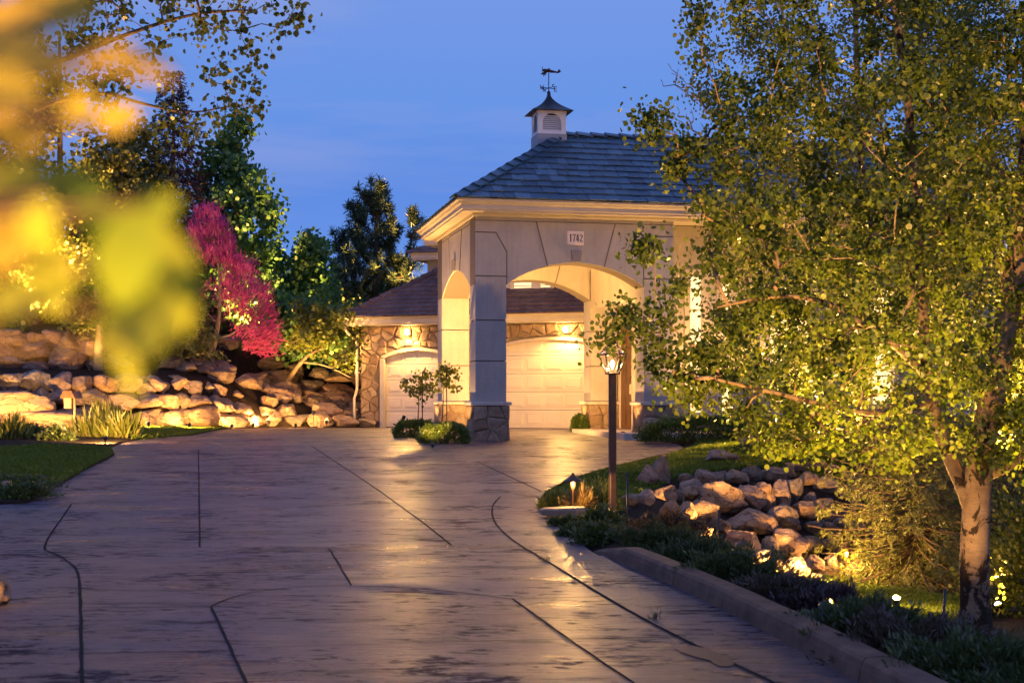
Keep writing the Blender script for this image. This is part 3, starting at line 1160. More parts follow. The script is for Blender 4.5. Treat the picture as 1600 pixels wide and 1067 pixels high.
# columns: stone base, cap, stuccoed shaft in blocks with open reveals
for ci, (cs, ct) in enumerate(((0, 0), (Wd - CW, 0), (0, Dp - CW), (Wd - CW, Dp - CW))):
    col = MB()
    g = .024
    col.box(cs + g, cs + CW - g, ct + g, ct + CW - g, .80, ZS, 1)
    for z0, z1 in ((.86, 1.76), (1.785, 2.67), (2.695, ZS)):
        col.box(cs, cs + CW, ct, ct + CW, z0, z1, 0)
    cobj = col.build('column', [M['stucco'], M['groove_shade']], port)
    st = MB()
    o = .045
    x0, x1, y0, y1 = cs - o, cs + CW + o, ct - o, ct + CW + o
    st.box(x0 + .01, x1 - .01, y0 + .01, y1 - .01, -.3, .78, 1)
    for k, fn in enumerate(((lambda u, v, q: (u, y0 - q + .01, v)), (lambda u, v, q: (x0 - q + .01, u, v)), (lambda u, v, q: (u, y1 + q - .01, v)), (lambda u, v, q: (x1 + q - .01, u, v)))):
        a0, a1 = ((x0, x1) if k % 2 == 0 else (y0, y1))
        stones(st, a0, a1, -.05, .78, .30, fn, ci * 10 + k, dep=(.015, .05), asp=.9)
    st.build('stone_base', [M['fieldstone'], M['mortar']], cobj)
    cp = MB()
    q = .11
    cp.bevbox(cs - q, cs + CW + q, ct - q, ct + CW + q, .782, .858, .018)
    cp.build('cap', M['cap'], cobj)

# arched walls (core), each with raised panels leaving the reveals open
REC = .024


def arch_poly(a, b, top, zs=ZS, zc=ZC, x0=None, x1=None):
    x0 = CW if x0 is None else x0
    x1 = b - CW if x1 is None else x1
    return [(a, zs), (x0, zs)] + arc(x0, x1, zs, zc)[1:-1] + [(x1, zs), (b, zs), (b, top), (a, top)]


def wall_core(poly, fn, t0, t1, name):
    m = MB()
    n = len(poly)
    # fill between outline by vertical strips so that no concave face is left to chance
    xs = sorted(set(round(p[0], 5) for p in poly))
    top = max(p[1] for p in poly)
    low = {}
    for p in poly:
        if p[1] < top - 1e-6:
            low.setdefault(round(p[0], 5), []).append(p[1])
    for i in range(len(xs) - 1):
        xa, xb = xs[i], xs[i + 1]
        za, zb = max(low[xa]), max(low[xb])
        m.prism([(xa, za), (xb, zb), (xb, top), (xa, top)], fn, t0, t1)
    return m


def strips(mb, pts_low, top_fn, fn, t0, t1, mi=0):
    for i in range(len(pts_low) - 1):
        (xa, za), (xb, zb) = pts_low[i], pts_low[i + 1]
        mb.prism([(xa, za), (xb, zb), (xb, top_fn(xb)), (xa, top_fn(xa))], fn, t0, t1, mi)


def strip_solid(mb, low, up, fn, t0, t1, mi=0):
    """solid between two polylines with the same u values, faces only on its outside"""
    n = len(low)
    vs = []
    for t in (t0, t1):
        vs += [fn(u, v, t) for u, v in low] + [fn(u, v, t) for u, v in up]
    b = 2 * n
    fs = []
    for i in range(n - 1):
        fs.append((i, i + 1, n + i + 1, n + i))
        fs.append((b + i, b + n + i, b + n + i + 1, b + i + 1))
        fs.append((i, b + i, b + i + 1, i + 1))
        fs.append((n + i, n + i + 1, b + n + i + 1, b + n + i))
    fs.append((0, n, b + n, b))
    fs.append((n - 1, b + n - 1, b + 2 * n - 1, 2 * n - 1))
    mb.add(vs, fs, mi)


def arched_wall(name, width, fn, depth, x0, x1, both=True, key=True, ends=True):
    """wall of a given width over an arch; fn(u, z, t): t = 0 outer face, grows inwards"""
    mb = MB()
    us = [0.0, CW] if ends else []
    low = ([(0.0, ZS), (x0, ZS)] if ends else [(x0, ZS)]) + arc(x0, x1, ZS, ZC)[1:-1] + ([(x1, ZS), (width, ZS)] if ends else [(x1, ZS)])
    up = [(u, ZT) for u, _ in low]
    strip_solid(mb, low, up, fn, REC, depth - REC, 1)
    mid = (x0 + x1) / 2
    kb, kt = .66, .92
    FZ = 4.90

    def panel(lowp, upp, t0, t1):
        strip_solid(mb, lowp, upp, fn, t0, t1, 0)

    def az(u):
        return arcz(u, x0, x1, ZS, ZC) if x0 <= u <= x1 else ZS
    faces = [(0.0, REC - .001)] + ([(depth - REC + .001, depth)] if both else [])
    for t0, t1 in faces:
        if ends:
            for sgn in (0, 1):
                X = (lambda u: u) if sgn == 0 else (lambda u: width - u)
                def mk(lp, upq):
                    lp = [(X(u), z) for u, z in lp]
                    upq = [(X(u), z) for u, z in upq]
                    if sgn: lp, upq = lp[::-1], upq[::-1]
                    panel(lp, upq, t0, t1)
                # corner panel with a clipped shoulder
                mk([(0, ZS), (x0, ZS)], [(0, 3.655), (x0, 3.655)])
                mk([(0, 3.68), (.46, 3.68), (x0, 3.68)], [(0, 4.63), (.46, 4.63), (x0, 4.20)])
                mk([(0, 4.655), (.47, 4.655)], [(0, FZ), (.47, FZ)])
                # field between the shoulder and the keystone line
                us = [x0 + .025] + [x0 + .025 + (mid - kb - .012 - x0 - .025) * i / 12 for i in range(1, 13)]
                lp = [(u, az(u)) for u in us]
                mk([(.47, 4.655), (x0 + .025, 4.225)] + lp[1:], [(.47, FZ), (x0 + .025, FZ)] + [(u, FZ) for u in us[1:]]) if False else None
                mk([(.47, 4.655), (x0 + .0249, 4.225)], [(.47, FZ), (x0 + .0249, FZ)])
                top = [(u, FZ) for u in us]
                mk(lp, top)
                # sliver up to the slanted keystone line
                mk([(mid - kb - .012, az(mid - kb)), (mid - kb - .0119, az(mid - kb) + .001)], [(mid - kb - .012, FZ), (mid - kb - .0119, FZ)]) if False else None
        else:
            us = [x0 + .025 + (mid - kb - .012 - x0 - .025) * i / 12 for i in range(13)]
            panel([(u, az(u)) for u in us], [(u, FZ) for u in us], t0, t1)
            us2 = [width and (x0 + x1 - u) for u in us][::-1]
            panel([(u, az(u)) for u in us2], [(u, FZ) for u in us2], t0, t1)
        # central fan block, slanting outwards; the fields beside it are cut to the same slant by its proud edge
        N = 14
        ul = [mid - kb + .012 + (2 * kb - .024) * i / N for i in range(N + 1)]
        sl = (kt - kb) / (FZ - ZC)
        outs = [(mid + (u - mid) * (kt - .012) / (kb - .012), FZ) for u in ul]
        strip_solid(mb, [(u, az(u)) for u in ul], outs, fn, t0 - (.012 if t0 == 0 else -.0), t1 + (.0 if t0 == 0 else .012), 0)
        # proud dark strips round the fan block, groove shade painted as colour
        for sg in (-1, 1):
            a, b_ = mid + sg * kb, mid + sg * kt
            tt = (t0 - .003, t0) if t0 == 0 else (t1, t1 + .003)
            q = [(a - .0125, az(a)), (a + .0125, az(a))]
            w_ = [(b_ - .0125, FZ), (b_ + .0125, FZ)]
            if sg < 0: pass
            strip_solid(mb, q, w_, fn, tt[0] - (.012 if t0 == 0 else 0), tt[1] + (0 if t0 == 0 else .012), 1)
        # frieze
        panel([(0, FZ + .02), (width, FZ + .02)], [(0, ZT), (width, ZT)], t0, t1)
    o = mb.build(name, [M['stucco'], M['groove_shade']], port)
    if key:
        k = MB()
        fz, fb = 4.27, 4.015
        for t0, t1 in ((-.075, .0),):
            strip_solid(k, [(mid - .085, fb), (mid + .085, fb)], [(mid - .125, fz), (mid + .125, fz)], fn, -.075, -.0125, 0)
        k.build('keystone', M['keystone'], o)
    return o


fw = arched_wall('front_arch', Wd, lambda u, z, t: (u, t, z), CW, CW, Wd - CW)
lw = arched_wall('side_arch', Dp - 2 * CW, lambda u, z, t: (t, CW + u, z), CW, 0.0, Dp - 2 * CW, ends=False)
rw = arched_wall('rear_arch', Wd, lambda u, z, t: (u, Dp - t, z), CW, CW, Wd - CW)
# east side: straight lintel towards the entrance
em = MB()
em.box(Wd - CW, Wd, CW + .001, Dp - CW - .001, 3.29, ZT, 0)
em.build('side_lintel', M['stucco'], port)
# ceiling inside
cm = MB()
cm.box(CW + .002, Wd - CW - .002, CW + .002, Dp - CW - .002, 4.55, 4.62, 0)
cm.build('ceiling', M['trim'], port)

# house number
pl = MB()
mu, hw, hh = Wd / 2 - .02, .19, .155
pl.bevbox(0, 2 * hw, 0, 2 * hh, 0, .03, .006)
plo = pl.build('number_plaque', M['plaque'], port, (mu - hw, -.0125, 4.40))
plo.rotation_euler = (R(90), 0, 0)


def stroke(mb, pts, w, z0, z1):
    """flat letter stroke with a width per point, in the plaque's own plane"""
    n = len(pts)
    vs = []
    for i, (x, y) in enumerate(pts):
        a, b = pts[max(i - 1, 0)], pts[min(i + 1, n - 1)]
        dx, dy = b[0] - a[0], b[1] - a[1]
        L = math.hypot(dx, dy) or 1
        ww = w[i] if hasattr(w, '__len__') else w
        for s in (-1, 1):
            vs.append((x - dy / L * ww / 2 * s, y + dx / L * ww / 2 * s))
    v3 = [(x, y, z0) for x, y in vs] + [(x, y, z1) for x, y in vs]
    b = len(vs)
    fs = []
    for i in range(n - 1):
        i0, i1, i2, i3 = 2 * i, 2 * i + 1, 2 * i + 3, 2 * i + 2
        fs += [(b + i0, b + i1, b + i2, b + i3), (i0, i3, i2, i1), (i0, b + i0, b + i3, i3), (i1, i2, b + i2, b + i1)]
    fs += [(0, 1, b + 1, b), (2 * n - 2, b + 2 * n - 2, b + 2 * n - 1, 2 * n - 1)]
    mb.add(v3, fs)


dg = MB()
Z0, Z1 = .0302, .036
bx, by, dh = .045, .075, .165          # digits stand .165 high
# 1
stroke(dg, [(bx + .032, by), (bx + .032, by + dh)], .024, Z0, Z1)
stroke(dg, [(bx + .008, by + .004), (bx + .056, by + .004)], .008, Z0, Z1 + .0004)
stroke(dg, [(bx + .010, by + dh - .028), (bx + .021, by + dh - .016)], .011, Z0, Z1 - .0004)
# 7
x = bx + .080
stroke(dg, [(x, by + dh - .009), (x + .066, by + dh - .009)], .018, Z0, Z1 + .0004)
stroke(dg, [(x + .004, by + dh - .034), (x + .004, by + dh - .019)], .008, Z0, Z1)
stroke(dg, [(x + .058, by + dh - .019), (x + .034, by + .08), (x + .026, by)], [.012, .018, .024], Z0, Z1)
# 4
x = bx + .158
stroke(dg, [(x + .044, by), (x + .044, by + dh)], .022, Z0, Z1)
stroke(dg, [(x + .030, by + dh - .006), (x + .002, by + .05)], .010, Z0, Z1 - .0004)
stroke(dg, [(x - .002, by + .046), (x + .070, by + .046)], .012, Z0, Z1 + .0004)
stroke(dg, [(x + .028, by + .004), (x + .060, by + .004)], .008, Z0, Z1 + .0008)
# 2
x = bx + .244
cv = [(.004, .122), (.010, .146), (.026, .160), (.044, .156), (.056, .138), (.054, .112), (.040, .082), (.020, .046), (.006, .018)]
stroke(dg, [(x + a, by + b) for a, b in cv], [.014, .012, .011, .013, .021, .021, .016, .011, .010], Z0, Z1)
stroke(dg, [(x + .002, by + .011), (x + .066, by + .011)], [.014, .022], Z0, Z1 + .0004)
dg.build('number', M['ink'], plo)

# cornice round the front, the left side and the rear
prf = [(.026, 4.985), (.055, 4.99), (.075, 5.03), (.075, 5.062), (.345, 5.066), (.345, 5.10), (.385, 5.115), (.385, 5.20), (.43, 5.225), (.455, 5.27), (.50, 5.285), (.50, 5.335), (-.3, 5.34), (-.3, 5.066), (.026, 5.065)]
vs, fs = [], []
for (o_, z_) in prf:
    vs += [(SEND, Dp + o_, z_), (-o_, Dp + o_, z_), (-o_, -o_, z_), (SEND, -o_, z_)]
n_ = len(prf)
for i in range(n_):
    j = (i + 1) % n_
    for k in range(3):
        fs.append((i * 4 + k, i * 4 + k + 1, j * 4 + k + 1, j * 4 + k))
cn = MB()
cn.add(vs, fs)
cn.box(Wd + .005, SEND - .01, -.02, 1.33, 5.075, 5.11)
cn.build('cornice', M['trim'], port)

# hip roof of slate
EO, EZ = .52, 5.325
rt, rz_ = Dp / 2, 7.395
run = rt + EO
pit = (rz_ - EZ) / run
sl = math.hypot(run, rz_ - EZ)
vd = Vector((0, run, rz_ - EZ)).normalized()
rf = MB()
kk = run / sl
deck = [(-EO, -EO, EZ), (SEND, -EO, EZ), (SEND, rt, rz_), (rt, rt, rz_), (-EO, Dp + EO, EZ), (SEND, Dp + EO, EZ)]
rf.add(deck, [(0, 1, 2, 3), (0, 3, 4), (3, 2, 5, 4)], 1)
tiles(rf, (-EO, -EO, EZ), (1, 0, 0), (0, run, rz_ - EZ), 0, SEND + EO, kk, 0, sl, seed=3)
tiles(rf, (-EO, Dp + EO, EZ), (0, -1, 0), (run, 0, rz_ - EZ), 0, Dp + 2 * EO, kk, kk, sl, seed=4)
ridge_caps(rf, (-EO, -EO, EZ + .02), (rt, rt, rz_ + .02), seed=1)
ridge_caps(rf, (-EO, Dp + EO, EZ + .02), (rt, rt, rz_ + .02), seed=2)
ridge_caps(rf, (rt, rt, rz_ + .01), (SEND, rt, rz_ + .01), seed=3)
roof = rf.build('roof', [M['slate'], M['darkmetal']], port)

# cupola
cs, ct, hw = 2.32, rt, .35
cu = MB()
cu.box(cs - hw - .012, cs + hw + .012, ct - hw - .012, ct + hw + .012, 6.4, 7.34, 1)
cub = None
wb, wt = 7.342, 7.90
# corner posts, sill and arch head on each face, louvres behind
for (sx, sy) in ((-1, -1), (1, -1), (-1, 1), (1, 1)):
    x0, y0 = cs + sx * hw, ct + sy * hw
    cu.box(min(x0, x0 - sx * .12), max(x0, x0 - sx * .12), min(y0, y0 - sy * .12), max(y0, y0 - sy * .12), wb, wt, 0)
faces4 = ((lambda u, z, t: (cs + u, ct - hw + t, z)), (lambda u, z, t: (cs - hw + t, ct - u, z)), (lambda u, z, t: (cs - u, ct + hw - t, z)), (lambda u, z, t: (cs + hw - t, ct + u, z)))
for fn in faces4:
    ow = .225
    low = [(-hw + .12, wb + .36)] + [(-ow, wb + .36)] + arc(-ow, ow, wb + .30, wb + .50, 16)[1:-1] + [(ow, wb + .36), (hw - .12, wb + .36)]
    low = [(u, max(z, wb + .08)) for u, z in low]
    strip_solid(cu, [(-hw + .12, wb + .0)] + [(hw - .12, wb + .0)], [(-hw + .12, wb + .08), (hw - .12, wb + .08)], fn, 0.004, .05, 0)
    lowa = arc(-hw + .12, hw - .12, wb + .27, wb + .50, 20)
    strip_solid(cu, lowa, [(u, wt) for u, _ in lowa], fn, .004, .05, 0)
    strip_solid(cu, [(-hw + .005, wt - .045), (hw - .005, wt - .045)], [(-hw + .005, wt), (hw - .005, wt)], fn, -.02, .003, 0)
cuo = cu.build('cupola', [M['white'], M['greybase']], port)
for fn in faces4:
    lv = MB()
    for k in range(9):
        z = wb + .09 + k * .047
        if z > wb + .46: break
        uu = hw - .125
        lv.add([fn(-uu, z, .02), fn(uu, z, .02), fn(uu, z + .04, .06), fn(-uu, z + .04, .06), fn(-uu, z - .006, .022), fn(uu, z - .006, .022), fn(uu, z + .034, .062), fn(-uu, z + .034, .062)],
               [(0, 1, 2, 3), (7, 6, 5, 4), (0, 4, 5, 1), (2, 6, 7, 3)], 0)
    lv.add([fn(-hw + .12, wb + .08, .075), fn(hw - .12, wb + .08, .075), fn(hw - .12, wt, .075), fn(-hw + .12, wt, .075)], [(0, 1, 2, 3)], 1)
    lv.build('louvre', [M['white'], M['ink']], cuo)
cr_ = MB()
pr = []
for i in range(9):
    t = i / 8
    pr.append((.475 * (1 - t) ** 1.75 + .035, wt + .0 + .47 * t))
vs, fs = [], []
for (h_, z_) in pr:
    vs += [(cs - h_, ct - h_, z_), (cs + h_, ct - h_, z_), (cs + h_, ct + h_, z_), (cs - h_, ct + h_, z_)]
for i in range(8):
    for k in range(4):
        k2 = (k + 1) % 4
        fs.append((i * 4 + k, i * 4 + k2, i * 4 + 4 + k2, i * 4 + 4 + k))
fs += [(3, 2, 1, 0), (32, 33, 34, 35)]
cr_.add(vs, fs)
cr_.build('cupola_roof', M['darkmetal'], cuo)
wv = MB()
z0 = wt + .47
wv.lathe([(.0, z0 - .02), (.03, z0 - .01), (.045, z0 + .02), (.045, z0 + .045), (.028, z0 + .075), (.012, z0 + .085)], cs, ct, 12)
wv.tube([(cs, ct, z0 + .05), (cs, ct, z0 + .52)], .011, 8)
wv.lathe([(.0, z0 + .13), (.022, z0 + .15), (.0, z0 + .17)], cs, ct, 8)
wv.lathe([(.0, z0 + .25), (.02, z0 + .27), (.0, z0 + .29)], cs, ct, 8)
wvo = wv.build('weathervane', M['darkmetal'], port)
ca = MB()
for ang in (R(20), R(110)):
    dx, dy = math.cos(ang) * .17, math.sin(ang) * .17
    ca.tube([(cs - dx, ct - dy, z0 + .15), (cs + dx, ct + dy, z0 + .15)], .008, 6)


def ltr(mb, c, ang, strokes):
    u = Vector((math.cos(ang), math.sin(ang), 0))
    for a, b in strokes:
        p, q = Vector(c) + u * a[0] + Vector((0, 0, a[1])), Vector(c) + u * b[0] + Vector((0, 0, b[1]))
        mb.tube([p, q], .009, 6)


a1, a2 = R(20), R(110)
e1, e2 = (math.cos(a1) * .2, math.sin(a1) * .2), (math.cos(a2) * .2, math.sin(a2) * .2)
h_ = .055
ltr(ca, (cs + e1[0], ct + e1[1], z0 + .15), a1, [((-.03, -h_), (-.03, h_)), ((-.03, h_), (.04, h_)), ((-.03, 0), (.03, 0)), ((-.03, -h_), (.04, -h_))])
ltr(ca, (cs - e1[0], ct - e1[1], z0 + .15), a1, [((-.05, h_), (-.025, -h_)), ((-.025, -h_), (0, h_ * .5)), ((0, h_ * .5), (.025, -h_)), ((.025, -h_), (.05, h_))])
ltr(ca, (cs + e2[0], ct + e2[1], z0 + .15), a1, [((-.03, -h_), (-.03, h_)), ((-.03, h_), (.03, -h_)), ((.03, -h_), (.03, h_))])
ltr(ca, (cs - e2[0], ct - e2[1], z0 + .15), a1, [((.03, h_), (-.02, h_ * .9)), ((-.02, h_ * .9), (-.02, .01)), ((-.02, .01), (.03, -.01)), ((.03, -.01), (.03, -h_ * .9)), ((.03, -h_ * .9), (-.03, -h_))])
ca.build('compass_letters', M['darkmetal'], wvo)
ap = MB()
zb = z0 + .545
pa = R(6)


def av(x, y, z):
    return (cs + x * math.cos(pa) - y * math.sin(pa), ct + x * math.sin(pa) + y * math.cos(pa), zb + z)


ap.tube([av(-.155, 0, .035), av(-.13, 0, .035), av(-.06, 0, .03), (av(.06, 0, .02)), av(.2, 0, .01), av(.285, 0, .015)], [.02, .036, .042, .036, .02, .008], 10)
for zz in (-.012,):
    ap.add([av(-.12, -.26, zz), av(-.03, -.26, zz), av(-.03, .26, zz), av(-.12, .26, zz), av(-.12, -.26, zz + .012), av(-.03, -.26, zz + .012), av(-.03, .26, zz + .012), av(-.12, .26, zz + .012)],
           [(0, 3, 2, 1), (4, 5, 6, 7), (0, 1, 5, 4), (1, 2, 6, 5), (2, 3, 7, 6), (3, 0, 4, 7)])
ap.add([av(.22, -.004, .01), av(.29, -.004, .01), av(.30, -.004, .085), av(.25, -.004, .075), av(.22, .004, .01), av(.29, .004, .01), av(.30, .004, .085), av(.25, .004, .075)],
       [(0, 1, 2, 3), (7, 6, 5, 4), (0, 4, 5, 1), (1, 5, 6, 2), (2, 6, 7, 3), (3, 7, 4, 0)])
ap.add([av(.22, -.1, .012), av(.29, -.1, .012), av(.29, .1, .012), av(.22, .1, .012), av(.22, -.1, .02), av(.29, -.1, .02), av(.29, .1, .02), av(.22, .1, .02)],
       [(0, 3, 2, 1), (4, 5, 6, 7), (0, 1, 5, 4), (1, 2, 6, 5), (2, 3, 7, 6), (3, 0, 4, 7)])
ap.tube([av(-.165, 0, -.05), av(-.165, 0, .12)], .008, 6)
for sg in (-1, 1):
    ap.tube([av(-.09, sg * .05, -.01), av(-.105, sg * .06, -.075)], .007, 5)
    ap.lathe([(.0, zb - .095), (.02, zb - .085), (.02, zb - .07), (.0, zb - .06)], *av(-.105, sg * .06, 0)[:2], 8)
ap.tube([av(-.01, 0, .06), av(.015, 0, .085)], .02, 6)
ap.build('airplane_vane', M['bronze'], wvo)

# ------------------------------------------------------------------ house with the garage wing
GA = -20.0
go = P(565, 669, 42.1)
gz0 = float(prof(42.0))
house = thing('house', (go[0], go[1], gz0), 'stucco house with stone faced garage wing and lamp tinted shake roofs behind the carriage porch', 'house', rz=R(GA))
GZ = 2.9                    # garage eave over the drive


def gw(g, b, z):
    c, n_ = math.cos(R(GA)), math.sin(R(GA))
    return (go[0] + g * c - b * n_, go[1] + g * n_ + b * c, gz0 + z)


def g_of_px(px):
    """where a column of the photograph meets the garage front"""
    lo, hi = -2.0, 14.0
    for _ in range(50):
        m = (lo + hi) / 2
        q = gw(m, 0, 0)
        if CX + FPX * q[0] / q[1] < px: lo = m
        else: hi = m
    return lo


doors = [(g_of_px(597), g_of_px(706), 2.02, 2.30), (g_of_px(752), g_of_px(978), 2.13, 2.56)]
GL = 9.2
wm = MB()
wm.box(0.02, GL, .10, .30, -.3, GZ + .05, 0)            # backing, cut by the doors below
wm = MB()


def front_wall(mb, z_top):
    edges = [0.0]
    for (a, b, zs, zc) in doors:
        edges += [a, b]
    edges.append(GL)
    fn = lambda u, v, t: (u, t, v)
    for i in range(0, len(edges), 2):
        mb.prism([(edges[i], -.3), (edges[i + 1], -.3), (edges[i + 1], z_top), (edges[i], z_top)], fn, .0, .30)
    for (a, b, zs, zc) in doors:
        l = arc(a, b, zs, zc, 20)
        strip_solid(mb, l, [(u, z_top) for u, _ in l], fn, 0.0, .30)


front_wall(wm, GZ + .12)
wm.box(0.0, .3, .301, 6.5, -.3, GZ + .12)
garage_wall = wm.build('garage_wall', M['mortar'], house)


def in_door(u, v):
    for (a, b, zs, zc) in doors:
        if a - .06 < u < b + .06 and v < arcz(min(max(u, a), b), a, b, zs, zc) + .05: return True
    return False


def push_door(u, v):
    for (a, b, zs, zc) in doors:
        a2, b2 = a - .07, b + .07
        if a2 < u < b2:
            z = arcz(min(max(u, a), b), a, b, zs, zc) + .07
            if v < z:
                if v > zs - .15: return (u, z)
                return (a2, v) if u - a2 < b2 - u else (b2, v)
    return (u, v)


sm_ = MB()
fnf = lambda u, v, q: (u, -q + .002, v)
stones(sm_, 0, GL, -.05, GZ + .05, .27, fnf, 5, inside=in_door, push=push_door, asp=.8, dep=(.02, .07))
stones(sm_, 0.0, 3.0, -.05, GZ + .05, .30, lambda u, v, q: (-q + .002, u, v), 6, asp=.7)
sm_.build('stone_veneer', M['fieldstone'], garage_wall)
# corner pier
pr_ = MB()
pr_.box(-.10, .28, -.13, -.075, -.3, .95)
# garage doors
for di, (a, b, zs, zc) in enumerate(doors):
    jm_ = MB()
    fn = lambda u, v, t: (u, t, v)
    jm_.box(a - .05, a + .07, -.05, .14, -.1, zs - .001, 0)
    jm_.box(b - .07, b + .05, -.05, .14, -.1, zs - .001, 0)
    lo_ = arc(a + .07, b - .07, zs, zc - .06, 20)
    up_ = [(a - .05 + (b - a + .1) * (u - a - .07) / (b - a - .14), z + .075) for u, z in lo_]
    strip_solid(jm_, lo_, up_, fn, -.012, .14, 0)
    dm = MB()
    nsec = 5
    hs = (zc + .02) / nsec
    for k in range(nsec):
        z0_, z1_ = .01 + k * hs, .01 + (k + 1) * hs - .012
        dm.box(a + .04, b - .04, .15, .19, z0_, z1_, 0)
        npan = max(3, round((b - a) / .62))
        pw_ = (b - a - .2) / npan
        for j in range(npan):
            x0 = a + .1 + j * pw_ + .045
            x1 = x0 + pw_ - .09
            q0, q1 = z0_ + .085, z1_ - .085
            if q1 - q0 < .08: continue
            # moulded frame and raised field
            for (e0, out) in ((0.0, .013), ):
                fr = [(x0, q0), (x1, q0), (x1, q1), (x0, q1)]
                inn = [(x0 + .022, q0 + .022), (x1 - .022, q0 + .022), (x1 - .022, q1 - .022), (x0 + .022, q1 - .022)]
                fld = [(x0 + .05, q0 + .05), (x1 - .05, q0 + .05), (x1 - .05, q1 - .05), (x0 + .05, q1 - .05)]
                vv = [(u, .1499, v) for u, v in fr] + [(u, .1499 - out, v) for u, v in [(p[0] + (.010 if p[0] == x0 else -.010), p[1] + (.010 if p[1] == q0 else -.010)) for p in fr]] \
                    + [(u, .1499 - .002, v) for u, v in inn] + [(u, .1499 - .014, v) for u, v in fld]
                ff = []
                for L_ in range(3):
                    for i in range(4):
                        j2 = (i + 1) % 4
                        ff.append((L_ * 4 + i, L_ * 4 + j2, L_ * 4 + 4 + j2, L_ * 4 + 4 + i))
                ff.append((12, 13, 14, 15))
                dm.add(vv, ff, 0)
    dm.box(a + .03, b - .03, .192, .2, 0.0, zc + .05, 1)
    do = dm.build('garage_door', [M['door'], M['ink']], house)
    jm_.build('door_frame', M['trim'], do)

# eave, gutter and lower roof of the garage
ef = MB()
vs, fs = [], []
pe = [(.0, GZ + .08), (.36, GZ + .08), (.36, GZ + .12), (.40, GZ + .14), (.40, GZ + .24), (.46, GZ + .29), (.46, GZ + .33), (0, GZ + .33)]
for (o_, z_) in pe:
    vs += [(-o_, 7.0, z_), (-o_, -o_, z_), (GL, -o_, z_)]
for i in range(len(pe)):
    j = (i + 1) % len(pe)
    for k in range(2):
        fs.append((i * 3 + k, i * 3 + k + 1, j * 3 + k + 1, j * 3 + k))
ef.add(vs, fs)
ef.build('eave', M['trim'], house)
PT = .67
eo, ez = .50, GZ + .32
gr = MB()
RB = 3.3                      # the hip runs back this far
hz = ez + PT * (RB + eo)
gr.add([(-eo, -eo, ez), (GL, -eo, ez), (GL, RB, hz), (RB, RB, hz), (-eo, RB * 2 + eo, ez)], [(0, 1, 2, 3), (0, 3, 4)], 1)
sl2 = math.hypot(RB + eo, hz - ez)
k2 = (RB + eo) / sl2
tiles(gr, (-eo, -eo, ez), (1, 0, 0), (0, RB + eo, hz - ez), 0, GL + eo, k2, 0, sl2, e=.24, w=.24, seed=11)
tiles(gr, (-eo, RB * 2 + eo, ez), (0, -1, 0), (RB + eo, 0, hz - ez), 0, 2 * RB + 2 * eo, k2, k2, sl2, e=.24, w=.24, seed=12)
ridge_caps(gr, (-eo, -eo, ez + .015), (RB, RB, hz + .015), w=.13, seed=5)
# little gable running out to the right above the door
gr2 = [(4.75, .62, ez + PT * (.62 + eo)), (6.9, -.30, ez + .15), (6.9, 1.6, ez + 1.5)]
grf = gr.build('roof', [M['shake'], M['ink']], house)

# upper storey blocks
ub = MB()
ub.box(2.25, 9.0, .68, 6.2, GZ + .4, 5.33)
ub.build('upper_wall', M['stucco'], house)
ub = MB()
ub.box(.95, 2.249, 2.7, 6.2, GZ + .4, 5.12)
ub.build('upper_wall', M['stucco'], house)


def small_eave(g0, g1, b0, b1, z, name, seed, ov=.42, pt=.5):
    m = MB()
    pr2 = [(0, z), (ov - .06, z), (ov - .06, z + .04), (ov - .03, z + .05), (ov - .03, z + .14), (ov, z + .18), (ov, z + .22), (0, z + .22)]
    vs, fs = [], []
    for (o_, z_) in pr2:
        vs += [(g0 - o_, b1 + o_, z_), (g0 - o_, b0 - o_, z_), (g1 + o_, b0 - o_, z_), (g1 + o_, b1 + o_, z_)]
    for i in range(len(pr2)):
        j = (i + 1) % len(pr2)
        for k in range(4):
            fs.append((i * 4 + k, i * 4 + (k + 1) % 4, j * 4 + (k + 1) % 4, j * 4 + k))
    m.add(vs, fs)
    m.build('upper_eave', M['trim'], house)
    q = MB()
    hw2 = (min(g1 - g0, b1 - b0) / 2 + ov + .04)
    x0, x1, y0, y1 = g0 - ov - .04, g1 + ov + .04, b0 - ov - .04, b1 + ov + .04
    zz, zt = z + .215, z + .215 + pt * hw2
    if x1 - x0 >= y1 - y0:
        ra, rb = (x0 + hw2, (y0 + y1) / 2, zt), (x1 - hw2, (y0 + y1) / 2, zt)
        fsx = [(0, 1, 5, 4), (0, 4, 3), (3, 4, 5, 2), (1, 2, 5)]
    else:
        ra, rb = ((x0 + x1) / 2, y0 + hw2, zt), ((x0 + x1) / 2, y1 - hw2, zt)
        fsx = [(0, 1, 4), (0, 4, 5, 3), (3, 5, 2), (1, 2, 5, 4)]
    q.add([(x0, y0, zz), (x1, y0, zz), (x1, y1, zz), (x0, y1, zz), ra, rb], fsx, 1)
    s_ = math.hypot(hw2, zt - zz)
    kx = hw2 / s_
    tiles(q, (x0, y0, zz), (1, 0, 0), (0, hw2, zt - zz), 0, x1 - x0, kx, kx, s_, e=.24, w=.24, seed=seed)
    tiles(q, (x0, y1, zz), (0, -1, 0), (hw2, 0, zt - zz), 0, y1 - y0, kx, kx, s_, e=.24, w=.24, seed=seed + 1)
    ridge_caps(q, (x0, y0, zz + .01), ra, w=.12, seed=seed)
    q.build('upper_roof', [M['shake'], M['ink']], house)


small_eave(.95, 4.6, 2.7, 6.2, 5.12, 'a', 21)
small_eave(2.25, 9.0, .68, 6.2, 5.33, 'b', 25, pt=.30)

